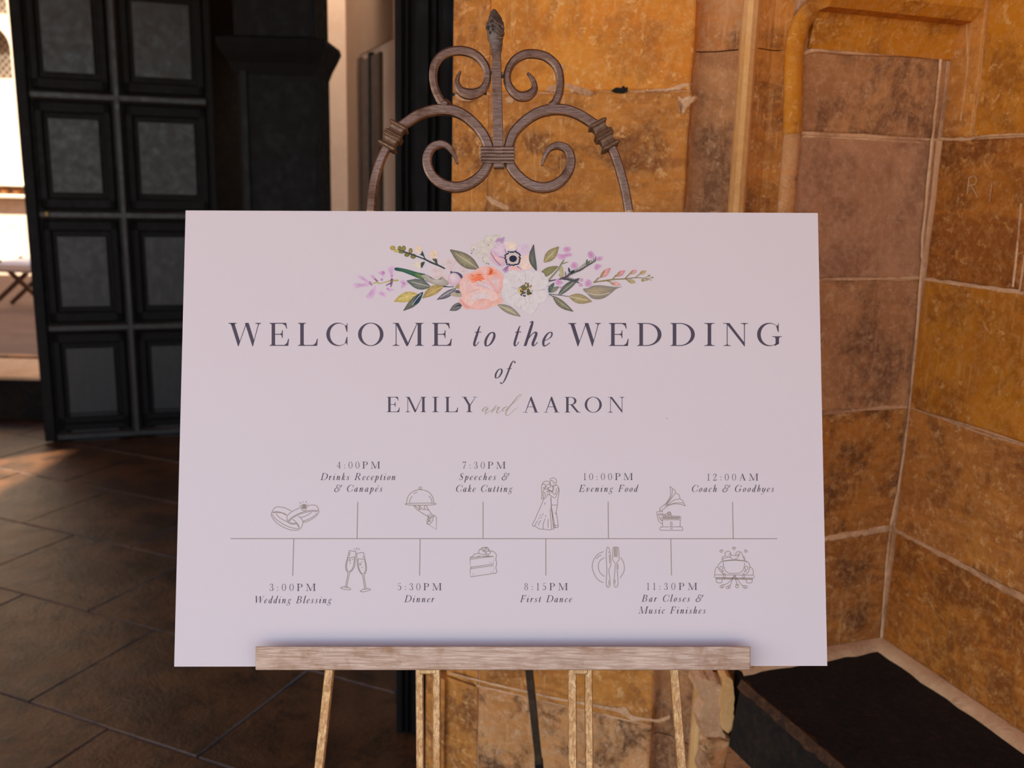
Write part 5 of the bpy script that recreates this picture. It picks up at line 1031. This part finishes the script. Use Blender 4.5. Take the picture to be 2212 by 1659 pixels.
for x, y, r in ((1010, 300, 50), (1205, 365, 64), (990, 505, 52)):
    c1, c2 = ((226, 196, 160), (219, 190, 182)) if y < 500 else ((220, 202, 168), (214, 194, 190))
    blob('blossom', f2, [(x+r*math.cos(a)*random.uniform(.85, 1.05), y+r*1.05*math.sin(a)*random.uniform(.85, 1.05)) for a in (0, .8, 1.6, 2.4, 3.2, 4, 4.8, 5.6)], c1, c2, streak=.06)
brush('petal_line', f2, [[(1180, 340), (1200, 330), (1220, 345)], [(1185, 375), (1210, 365), (1232, 378)], [(990, 290), (1010, 300), (1030, 320)]], (206, 160, 138), .9)
# pale pink round blossoms
for x, y, rx, ry in ((1245, 590, 82, 62), (1425, 480, 105, 72), (1600, 560, 60, 66), (1435, 545, 70, 50), (1300, 660, 120, 60)):
    blob('blossom', f2, [(x+rx*math.cos(a)*random.uniform(.9, 1.05), y+ry*math.sin(a)*random.uniform(.9, 1.05)) for a in (0, .7, 1.4, 2.1, 2.8, 3.5, 4.2, 4.9, 5.6)], (206, 178, 178), (213, 188, 190), streak=.05)
# grey green leaves
pleaf(f2, (1165, 795), (850, 715), 62, 72, (132, 126, 108), (82, 90, 88), (196, 186, 176))
blob('leaf', f2, [(1040, 650), (1120, 635), (1180, 690), (1300, 700), (1320, 660), (1370, 700), (1410, 750), (1360, 790), (1260, 780), (1160, 740)], (190, 176, 168), (154, 142, 128), n=4)
brush('stem', f2, [(1330, 790, 3), (1400, 796, 2), (1480, 796, 1.5)], (40, 52, 62), 2.5)
pleaf(f2, (1340, 790), (1055, 950), 72, 48, (194, 158, 84), (166, 130, 66), (214, 180, 120), 10)
pleaf(f2, (1020, 905), (680, 990), 62, 72, (214, 184, 98), (192, 156, 68), (226, 200, 130), 20)
pleaf(f2, (1065, 870), (805, 1115), 40, 62, (116, 112, 96), (88, 84, 74), None)
blob('leaf', f2, [(1068, 865), (1050, 930), (1010, 1010), (960, 1030), (925, 1035), (950, 970), (1000, 900)], (24, 50, 70), (40, 62, 74), n=4)
brush('leaf_vein', f2, [(1045, 890), (980, 960), (925, 1035)], (206, 196, 190), 1.2)
pleaf(f2, (1508, 812), (1248, 968), 30, 52, (132, 122, 126), (86, 78, 88), (196, 184, 190))
blob('leaf', f2, [(1430, 900), (1490, 860), (1590, 880), (1580, 930), (1500, 930)], (166, 150, 130), (178, 160, 142), n=4); blob('leaf', f2, [(1495, 850), (1530, 838), (1580, 870), (1540, 882), (1500, 875)], (70, 74, 82), (84, 84, 88), n=4)
pleaf(f2, (1590, 1010), (1420, 1112), 40, 52, (128, 118, 112), (88, 84, 84), None)
brush('leaf_vein', f2, [(1580, 1040, 3.4), (1530, 1045, 2.6), (1490, 1068, 1.2)], (22, 40, 56), 2)
blob('leaf', f2, [(1510, 780), (1560, 755), (1560, 820), (1500, 810)], (168, 148, 92), (150, 132, 84), n=4)
# white round blossom and blue sprig
blob('blossom', f2, [(1480+88*math.cos(a), 695+88*math.sin(a)) for a in (0, .7, 1.4, 2.1, 2.8, 3.5, 4.2, 4.9, 5.6)], (218, 200, 206), (206, 160, 176), (1460, 650), streak=.03)
brush('stem', f2, [[(1430, 605, 5), (1455, 602, 5)], [(1450, 602, 1.5), (1520, 610, 3), (1570, 650, 6), (1590, 700, 3)]], (70, 74, 96), 3)
# big olive leaf at top
pleaf(f2, (1810, 560), (1425, 302), 78, 92, (164, 148, 110), (108, 96, 76), (204, 188, 164))
# hydrangea
for x, y, r in ((1745, 285, 52), (1850, 230, 60), (1930, 160, 60), (2030, 150, 60), (1880, 320, 62), (1960, 250, 62), (1900, 430, 60), (1800, 370, 46), (1960, 380, 50), (2080, 200, 52)):
    blob('hydrangea_petal', f2, [(x+r*math.cos(a)*random.uniform(.8, 1.1), y+r*math.sin(a)*random.uniform(.8, 1.1)) for a in (0, .8, 1.6, 2.4, 3.2, 4, 4.8, 5.6)], (212, 198, 186), (203, 186, 180), streak=.04)
brush('petal_line', f2, [[(1700, 300), (1720, 340), (1735, 290)], [(1875, 180), (1885, 210)], [(1860, 400), (1865, 450), (1890, 470)], [(1965, 160), (1975, 190)], [(1800, 330), (1820, 340)], [(2020, 120), (2050, 110)]], (146, 138, 128), .8)
for x, y in ((1935, 242), (1740, 296), (1940, 492), (1912, 488), (1710, 352)): blob('hydrangea_eye', f2, [(x+10*math.cos(a), y+9*math.sin(a)) for a in (0, 1.5, 3, 4.5)], (96, 92, 90), (140, 132, 124))
# peach peony
fd = crop(980, 500, 8.297)
blob('peony', fd, [(105, 930), (140, 850), (210, 760), (340, 720), (480, 640), (640, 620), (760, 680), (850, 740), (895, 830), (880, 960), (850, 1080), (830, 1180), (880, 1210), (885, 1260), (800, 1320), (690, 1345), (600, 1390), (460, 1400), (320, 1385), (230, 1400), (150, 1330), (100, 1240), (150, 1150), (110, 1060)], (226, 186, 182), (227, 172, 164), (480, 1020), 4, streak=.03)
for pts, a, b in (([(220, 800), (330, 740), (470, 700), (560, 760), (570, 860), (480, 880), (360, 930), (280, 930), (210, 880)], (232, 128, 92), (228, 172, 162)), ([(560, 770), (600, 650), (700, 630), (820, 720), (860, 790), (760, 790), (640, 800), (580, 860)], (234, 136, 100), (228, 172, 164)),
                  ([(580, 870), (640, 790), (740, 770), (850, 820), (875, 930), (840, 1060), (790, 1120), (740, 1010), (640, 910)], (212, 186, 190), (229, 160, 146)), ([(350, 960), (430, 890), (540, 885), (640, 920), (730, 1010), (780, 1110), (690, 1070), (540, 1010), (420, 990)], (210, 190, 198), (224, 172, 170)),
                  ([(225, 1150), (300, 1080), (430, 1030), (560, 1020), (700, 1070), (780, 1140), (760, 1220), (680, 1240), (560, 1215), (430, 1230), (300, 1330), (210, 1240)], (212, 192, 196), (230, 182, 170)), ([(310, 1370), (400, 1250), (540, 1220), (680, 1245), (700, 1290), (620, 1360), (500, 1395), (380, 1395)], (226, 180, 172), (226, 162, 152)),
                  ([(105, 1190), (160, 1240), (220, 1310), (300, 1370), (240, 1400), (150, 1330), (100, 1250)], (216, 140, 130), (228, 168, 156)), ([(690, 1290), (760, 1240), (850, 1190), (885, 1220), (870, 1270), (780, 1320), (700, 1340)], (228, 164, 148), (230, 178, 164)), ([(110, 1000), (150, 880), (230, 830), (330, 930), (300, 1040), (200, 1120), (130, 1090)], (222, 182, 182), (228, 176, 166))):
    blob('petal', fd, pts, a, b, n=4, streak=.04)
random.seed(5)
brush('petal_line', fd, [[(x, y, .8), (x+random.uniform(15, 45), y+random.uniform(-10, 22), 2.0), (x+random.uniform(50, 90), y+random.uniform(0, 40), .8)] for x, y in [(300+random.uniform(0, 180), 745+random.uniform(0, 120)) for _ in range(14)]], (236, 122, 78), 2)
brush('petal_line', fd, [[(640+random.uniform(-20, 30), 640+i*14, .8), (680+random.uniform(-20, 20), 690+i*10, 2.2), (600+i*12, 780, .8)] for i in range(7)], (238, 116, 70), 2)
brush('petal_line', fd, [[(340, 920, .8), (400, 880, 2.4), (480, 850, 3), (560, 850, 2)], [(330, 880, .8), (420, 830, 2.6), (530, 810, 1.6)]], (234, 100, 56), 2)
brush('petal_line', fd, [[(290, 1090), (400, 1045), (470, 1035)], [(410, 970), (520, 980), (640, 1030)], [(700, 1280), (800, 1220), (870, 1175)], [(430, 1230), (520, 1213), (640, 1225)], [(780, 1150), (800, 1090), (860, 990)], [(640, 910), (700, 980), (780, 1100)], [(150, 1230), (210, 1310), (290, 1360)]], (212, 138, 134), .9)
# anemone
for pts, a, b in (([(90, 210), (170, 205), (190, 270), (200, 350), (150, 390), (60, 350), (35, 270)], (216, 188, 200), (206, 172, 194)), ([(180, 200), (260, 180), (330, 200), (345, 260), (320, 300), (260, 300), (200, 290)], (236, 204, 178), (214, 192, 194)),
                  ([(350, 230), (420, 200), (500, 230), (530, 290), (500, 350), (430, 395), (380, 380), (340, 300)], (206, 176, 196), (210, 186, 200)), ([(0, 290), (40, 330), (100, 380), (180, 400), (190, 480), (120, 510), (40, 470), (-10, 400)], (226, 180, 176), (206, 166, 188)),
                  ([(400, 400), (480, 355), (550, 370), (570, 430), (540, 510), (460, 550), (390, 530), (380, 460)], (222, 196, 192), (232, 192, 172)), ([(240, 500), (320, 500), (390, 540), (420, 560), (330, 570), (240, 580)], (232, 170, 160), (222, 184, 186)), ([(145, 555), (200, 510), (245, 490), (225, 570), (200, 600)], (156, 112, 152), (196, 160, 186)), ([(60, 200), (80, 150), (130, 145), (180, 130), (165, 190), (150, 220), (110, 195)], (172, 134, 168), (186, 150, 178))):
    blob('petal', f3, pts, a, b, n=4, streak=.05)
brush('petal_line', f3, [[(0, 330, 1), (60, 430, 1.6), (130, 500, 1.2)], [(180, 290, .8), (200, 340, 1.6)], [(320, 330, 1.4), (335, 285, .7)], [(100, 380, .7), (170, 400, 1.8)], [(340, 510, 2), (400, 550, .7)], [(230, 500, 2.4), (170, 560, 1)]], (122, 76, 128), 1.2)
random.seed(11)
for k in range(30):
    a = k/30*2*math.pi; r = random.uniform(86, 108); x, y = 283+r*1.0*math.cos(a), 408+r*.95*math.sin(a)
    blob('anther', f3, [(x+13*math.cos(b), y+11*math.sin(b)) for b in (0, 1.3, 2.6, 3.9, 5.2)], (26, 30, 58), (36, 38, 64), n=2, rings=1)
for k in range(13):
    a = k/13*2*math.pi+.1; x, y = 288+68*math.cos(a), 408+64*math.sin(a)
    blob('anther', f3, [(x+11*math.cos(b), y+9*math.sin(b)) for b in (0, 1.3, 2.6, 3.9, 5.2)], (232, 200, 150), (206, 166, 116), n=2, rings=1)
blob('anemone_eye', f3, [(288+50*math.cos(a), 412+44*math.sin(a)) for a in (0, .8, 1.6, 2.4, 3.2, 4, 4.8, 5.6)], (20, 24, 48), (30, 32, 58))
# cream flower
for pts in ([(170, 650), (220, 580), (330, 560), (400, 640), (420, 730), (350, 780), (250, 790), (160, 760)], [(380, 600), (480, 570), (560, 600), (560, 680), (520, 740), (440, 730), (400, 680)], [(560, 590), (660, 590), (730, 650), (740, 730), (680, 800), (600, 820), (540, 760), (540, 680)],
            [(540, 780), (640, 820), (720, 830), (740, 900), (660, 980), (580, 970), (520, 900)], [(160, 780), (280, 800), (360, 830), (340, 900), (260, 920), (190, 910), (150, 860)], [(190, 920), (300, 880), (380, 870), (440, 920), (440, 1000), (360, 1040), (260, 1000)], [(390, 1010), (440, 900), (520, 880), (590, 930), (610, 1020), (540, 1110), (450, 1090)]):
    blob('petal', f3, pts, (209, 194, 194), (213, 199, 201), n=4, streak=.012)
brush('petal_line', f3, [[(360, 660), (390, 720)], [(450, 600), (452, 700)], [(560, 640), (520, 710)], [(340, 845), (280, 890), (210, 915)], [(440, 920), (455, 970), (430, 1020)], [(545, 800), (610, 825), (700, 810)], [(320, 960), (310, 1010), (360, 1040)], [(500, 900), (500, 970), (530, 990)], [(270, 775), (350, 800)], [(400, 1010), (380, 1060)]], (184, 160, 160), .8)
for k in range(70):
    a = random.uniform(0, 2*math.pi); r = math.sqrt(random.uniform(.02, 1)); x, y = 450+90*r*math.cos(a), 812+84*r*math.sin(a)
    c = random.choice([(226, 190, 110), (206, 160, 78), (96, 84, 44), (58, 58, 40), (150, 124, 60)]) if y < 830 else random.choice([(206, 160, 78), (52, 56, 44), (36, 42, 44), (70, 68, 44)])
    s_ = random.uniform(9, 14); blob('anther', f3, [(x+s_*math.cos(b), y+s_*math.sin(b)) for b in (0, 1.3, 2.6, 3.9, 5.2)], c, c, n=2, rings=1)
blob('flower_eye', f3, [(430+36*math.cos(a), 790+34*math.sin(a)) for a in (0, 1, 2, 3, 4, 5)], (92, 92, 50), (110, 100, 56))
# right hand leaves
pleaf(f3, (590, 568), (556, 225), 42, 42, (112, 108, 100), (66, 70, 62), None, -38)
pleaf(f3, (688, 458), (878, 255), 62, 62, (172, 150, 104), (150, 126, 76), (206, 188, 150))
blob('leaf', f3, [(655, 578), (740, 520), (868, 508), (820, 570), (760, 620), (708, 642), (690, 600)], (140, 130, 92), (120, 112, 74), n=4)
blob('leaf', f3, [(870, 540), (920, 510), (935, 570), (940, 625), (910, 655), (875, 625), (895, 590)], (186, 172, 130), (166, 152, 108), n=4)
brush('stem', f3, [[(750, 690, 3), (810, 620, 3.4), (870, 550, 2.6), (910, 480, 3), (945, 425, 2)], [(915, 480, 1.6), (960, 465, 2), (1000, 452, 1)]], (130, 122, 92), 2.4)
pleaf(f3, (752, 852), (820, 720), 20, 36, (100, 106, 100), (56, 72, 72), None); pleaf(f3, (770, 850), (885, 770), 22, 32, (148, 140, 112), (100, 104, 92), None)
pleaf(f3, (870, 890), (1148, 660), 34, 48, (118, 116, 98), (70, 78, 72), (176, 168, 150), -6)
pleaf(f3, (800, 890), (1068, 1095), 52, 34, (138, 126, 92), (98, 92, 72), (176, 164, 140), 8)
pleaf(f3, (1010, 898), (1305, 965), 62, 62, (178, 154, 108), (156, 130, 84), (216, 198, 166))
blob('leaf', f3, [(1190, 805), (1260, 790), (1320, 760), (1420, 755), (1540, 770), (1640, 778), (1700, 770), (1620, 800), (1560, 850), (1480, 910), (1400, 935), (1310, 925), (1250, 870)], (172, 150, 118), (128, 116, 108), (1330, 830), 4, streak=.08)
brush('leaf_vein', f3, [(1240, 850), (1340, 875), (1440, 875), (1540, 850)], (214, 196, 172), 1.2)
brush('stem', f3, [[(752, 868, 2), (870, 880, 2), (1010, 900, 1.5)], [(752, 868, 2), (800, 900, 2)], [(740, 765, 2), (800, 790, 2.4)]], (112, 106, 106), 2)
pleaf(f3, (90, 1005), (384, 1160), 44, 48, (178, 160, 122), (128, 116, 100), (206, 190, 162), -6)
# rosemary like sprig
brush('stem', f3, [[(750, 702, 3), (830, 685, 2.4), (900, 675, 3)], [(900, 670, 4), (970, 650, 5), (1040, 600, 4.6), (1150, 560, 4), (1230, 510, 3.6), (1330, 450, 2.6), (1360, 410, 1.4)], [(930, 675, 3), (1000, 680, 4), (1080, 700, 4), (1130, 720, 1.6)]], (84, 66, 80), 3)
for k in range(15):
    t = k/14; x, y = 1000+t*350, 625-t*200; s_ = 26+10*math.sin(k)
    for sg_ in (-1, 1): pleaf(f3, (x, y), (x+s_*1.2*(1 if sg_ > 0 else .25), y-s_*(1.1 if sg_ < 0 else .05)+sg_*8), 5, 5, (118, 116, 84), (96, 98, 74))
for k in range(7): t = k/6; pleaf(f3, (985+t*130, 672+t*30), (1010+t*130, 648+t*34), 5, 5, (60, 78, 72), (50, 66, 60)); pleaf(f3, (985+t*130, 676+t*30), (1015+t*135, 700+t*34), 5, 5, (60, 78, 72), (72, 84, 70))
pleaf(f3, (1020, 595), (1005, 520), 12, 12, (40, 62, 66), (30, 52, 60)); pleaf(f3, (1030, 605), (1080, 560), 18, 18, (30, 50, 62), (24, 42, 56)); pleaf(f3, (965, 640), (968, 572), 6, 6, (96, 84, 92), (84, 72, 84))
pleaf(f3, (1240, 495), (1245, 415), 12, 14, (92, 98, 74), (80, 88, 66)); pleaf(f3, (1235, 490), (1290, 430), 10, 10, (112, 112, 80), (92, 94, 70))
for pts in ([(935, 290), (960, 258), (1010, 262), (1028, 290), (1000, 322), (955, 325)], [(860, 350), (900, 360), (960, 350), (1000, 335), (1042, 350), (1035, 380), (980, 385), (940, 415), (880, 412)], [(1250, 350), (1270, 318), (1300, 315), (1335, 365), (1320, 405), (1275, 405)], [(1362, 410), (1395, 385), (1440, 388), (1425, 430), (1375, 438)],
            [(1035, 490), (1065, 455), (1110, 470), (1115, 510), (1085, 545), (1040, 530)], [(1335, 520), (1360, 480), (1430, 500), (1400, 530), (1365, 562), (1342, 545)], [(835, 690), (870, 670), (930, 725), (900, 745), (850, 752)], [(1215, 730), (1250, 680), (1290, 700), (1300, 750), (1240, 775)], [(1135, 750), (1170, 725), (1180, 765), (1145, 770)], [(1150, 670), (1185, 665), (1185, 700), (1155, 705)], [(880, 770), (920, 770), (915, 800), (895, 800)]):
    blob('blossom', f3, pts, (190, 128, 166), (206, 158, 192), n=4, streak=.06)
# budding spray on the far right
brush('stem', f3, [[(1325, 718, 3), (1400, 705, 2.4), (1480, 695, 3), (1600, 678, 2.4), (1730, 672, 2.2), (1860, 658, 1.8), (1960, 662, 1.4), (2080, 690, 1)], [(1340, 712, 2.4), (1395, 655, 2.6)], [(1575, 675, 2), (1620, 620, 2)], [(1735, 668, 2), (1800, 600, 2)], [(1870, 655, 1.6), (1925, 610, 1.6)], [(1500, 695, 2.4), (1560, 718, 2)], [(1735, 672, 1.6), (1780, 690, 1.6)], [(1980, 665, 1), (2040, 635, 1)], [(2010, 670, 1), (2090, 655, 1)]], (138, 118, 76), 2)
for x, y, dx, dy, w_, c1, c2 in ((1415, 655, 130, -125, 36, (228, 150, 146), (216, 124, 132)), (1620, 640, 115, -80, 30, (226, 144, 150), (214, 122, 138)), (1800, 605, 85, -45, 26, (222, 160, 150), (206, 130, 130)), (1925, 610, 82, -45, 24, (206, 160, 110), (190, 150, 92)), (1555, 725, 120, 25, 28, (228, 164, 158), (220, 140, 140)), (1770, 690, 98, 30, 26, (200, 164, 120), (170, 146, 84))):
    pleaf(f3, (x, y), (x+dx, y+dy), w_, w_, c1, c2)
    pleaf(f3, (x-8, y+8), (x+dx*.55-8, y+dy*.75-6), w_*.4, w_*.3, (176, 150, 72), (136, 120, 54))
for x, y, r in ((2045, 630, 15), (1965, 690, 22), (2088, 655, 13), (2012, 688, 12)): blob('bud', f3, [(x+r*math.cos(a), y+r*.8*math.sin(a)) for a in (0, 1.2, 2.4, 3.6, 4.8)], (160, 140, 76), (140, 124, 66))
